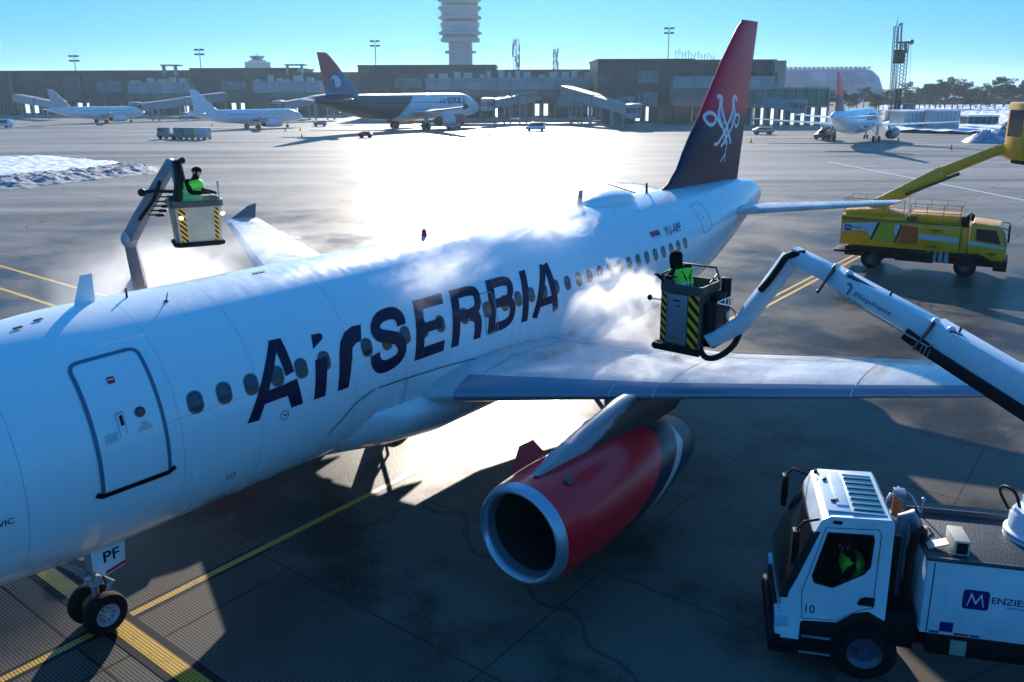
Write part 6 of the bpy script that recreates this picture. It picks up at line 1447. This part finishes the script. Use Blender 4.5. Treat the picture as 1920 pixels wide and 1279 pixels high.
# greenhouse-like white tents and heaps in the snow on the right
for i, (u0, u1, d_, h, lab) in enumerate(((1702, 1738, 196, 4.0, 'low white container left of the snow field'), (1764, 1806, 190, 4.4, 'white tent with pale ribs, middle of the snow field'), (1822, 1880, 214, 2.4, 'long low dark shed at the right of the snow field'))):
    R_ = empty('site_tent' if i < 2 else 'site_shed', fr((u0+u1)/2, d_), 0, lab, 'tent' if i < 2 else 'shed'); b = MB(); slab(b, u0, u1, d_, d_+8, 0, h); put(b, 'wall', mat('tent_white', (.40, .50, .52), .6, var=.15) if i < 2 else DPAN, R_, smooth=False)
    b = MB(); slab(b, u0-1, u1+1, d_-.4, d_+8.4, h, h+.4); put(b, 'roof', SNOW, R_, smooth=False)
    for k_ in range(6): b = MB(); uu = u0+(u1-u0)*k_/5.05; slab(b, uu, uu+.8, d_-.2, d_-.05, 0, h); put(b, 'rib', LPAN, R_, smooth=False)
rnd = random.Random(3)
for i, (u, dep_, r, m_, lab) in enumerate(((1860, 150, 3.2, 'f', 'heap of crumpled blue sheeting and snow beside the yellow cabin, nearer one'), (1893, 158, 3.6, 'f', 'heap of crumpled blue sheeting and snow at the right edge behind the yellow cabin'), (1738, 196, 2.4, 's', 'grey rubble heap left of the white tent'), (1900, 200, 2.8, 's', 'grey rubble heap at the right edge of the snow field'))):
    from mathutils import noise as mn
    rings = []
    for j in range(9):
        t = j/8; rings.append([(r*1.5*(1-t**1.5)*cos(2*pi*k/22)*(1+.3*mn.noise(Vector((k*.7, j, i*9)))), r*1.1*(1-t**1.5)*sin(2*pi*k/22)*(1+.3*mn.noise(Vector((k*.7, j, i*5)))), r*.62*t*(1+.5*mn.noise(Vector((k*.5, j*.7, i*3))))) for k in range(22)])
    b = MB(); b.loft(rings); o = b.build('rubble_heap', mat('sheeting_blue', (.20, .30, .42), .4, var=.6, vscale=1.2, bump=.6, bscale=2) if m_ == 'f' else DSNOW, ang=70); p = fr(u, dep_); o.location = p
    tag(o, lab, 'heap')

# ================================================================== STEAM AND AIR
def steam(name, label, c, size, dens, scale, seed, thr=(.42, .75), rot=0, an=.35, power=1.0, fall=.55, st=(1, 1, 1)):
    m = bpy.data.materials.new(name); m.use_nodes = True; n = m.node_tree; n.nodes.remove(n.nodes['Principled BSDF']); N = NB.__new__(NB); N.n = n
    out = n.nodes['Material Output']; pv = n.nodes.new('ShaderNodeVolumePrincipled'); n.links.new(pv.outputs[0], out.inputs['Volume'])
    pv.inputs['Color'].default_value = (.97, .98, 1, 1); pv.inputs['Anisotropy'].default_value = an
    tc = n.nodes.new('ShaderNodeTexCoord'); o = tc.outputs['Object']
    ofs = n.nodes.new('ShaderNodeVectorMath'); ofs.operation = 'ADD'; n.links.new(o, ofs.inputs[0]); ofs.inputs[1].default_value = (seed*7.3, seed*3.1, seed*1.7)
    sv = N.scalev(ofs.outputs[0], st); n1 = N.noise(sv, scale, 8, .60); n1.node.inputs['Distortion'].default_value = .9
    ns = N.scalev(o, (1/size[0], 1/size[1], 1/size[2])); ln = n.nodes.new('ShaderNodeVectorMath'); ln.operation = 'LENGTH'; n.links.new(ns, ln.inputs[0])
    f = N.rng(ln.outputs['Value'], 1.0, fall, 0, 1, True)
    v = N.math('ADD', n1, N.math('MULTIPLY', N.math('SUBTRACT', f, 1), .42)); d = N.rng(v, thr[0], thr[1], 0, 1, True)
    d = N.math('MULTIPLY', N.math('MULTIPLY', d, f), dens); n.links.new(d, pv.inputs['Density'])
    b = MB(); b.box(-size[0], size[0], -size[1], size[1], -size[2], size[2]); o_ = b.build(name, m, smooth=False); o_.location = c; o_.rotation_euler = (0, 0, rot)
    return tag(o_, label, 'steam', kind='stuff')
if 1:
    D_ = (.75, 1.1, 1.2)
    steam('steam_cloud', 'dense white steam billowing between the fuselage and the striped basket', (16.2, -3.9, 4.35), (4.4, 2.2, 2.0), 2.0, 1.0, 1, thr=(.36, .56), an=.55, fall=.05, st=D_)
    steam('steam_cloud', 'white steam curling over the rear crown near the satellite dome', (17.2, -.9, 5.75), (4.9, 2.3, 1.5), 2.0, 1.0, 2, thr=(.34, .60), an=.55, fall=.05, st=D_)
    steam('steam_cloud', 'thin steam wisps drifting across the side above the lettering', (12.6, -1.5, 5.15), (6.6, 1.9, 1.8), 1.25, .9, 3, thr=(.36, .64), an=.55, fall=.0, st=(.5, 1.2, 1.2))
    steam('steam_cloud', 'faint mist round the silver basket beyond the fuselage', (11.6, 9.2, 3.6), (5.6, 4.8, 3.0), .8, .4, 4, thr=(.24, .62), an=.55, fall=.05)
    steam('steam_cloud', 'pale steam rolling over the wing root', (15.6, -4.6, 3.75), (4.2, 3.0, 1.0), 1.0, .9, 5, thr=(.34, .60), an=.55, fall=.05)
    steam('steam_cloud', 'pale spray veiling the far wing', (16.5, 10.5, 4.2), (3.6, 6.0, 1.2), .35, .5, 7, thr=(.28, .66), an=.55, fall=.05)
hz = bpy.data.materials.new('haze_air'); hz.use_nodes = True; n = hz.node_tree; n.nodes.remove(n.nodes['Principled BSDF']); pv = n.nodes.new('ShaderNodeVolumePrincipled')
pv.inputs['Color'].default_value = (.62, .86, 1, 1); pv.inputs['Density'].default_value = .00014; pv.inputs['Anisotropy'].default_value = .5; n.links.new(pv.outputs[0], n.nodes['Material Output'].inputs['Volume'])
if HAZE:
    b = MB(); b.box(-950, 6050, -3050, 6050, -1, 95); tag(b.build('haze', hz, smooth=False), 'pale winter haze over the airport', 'haze', kind='stuff')
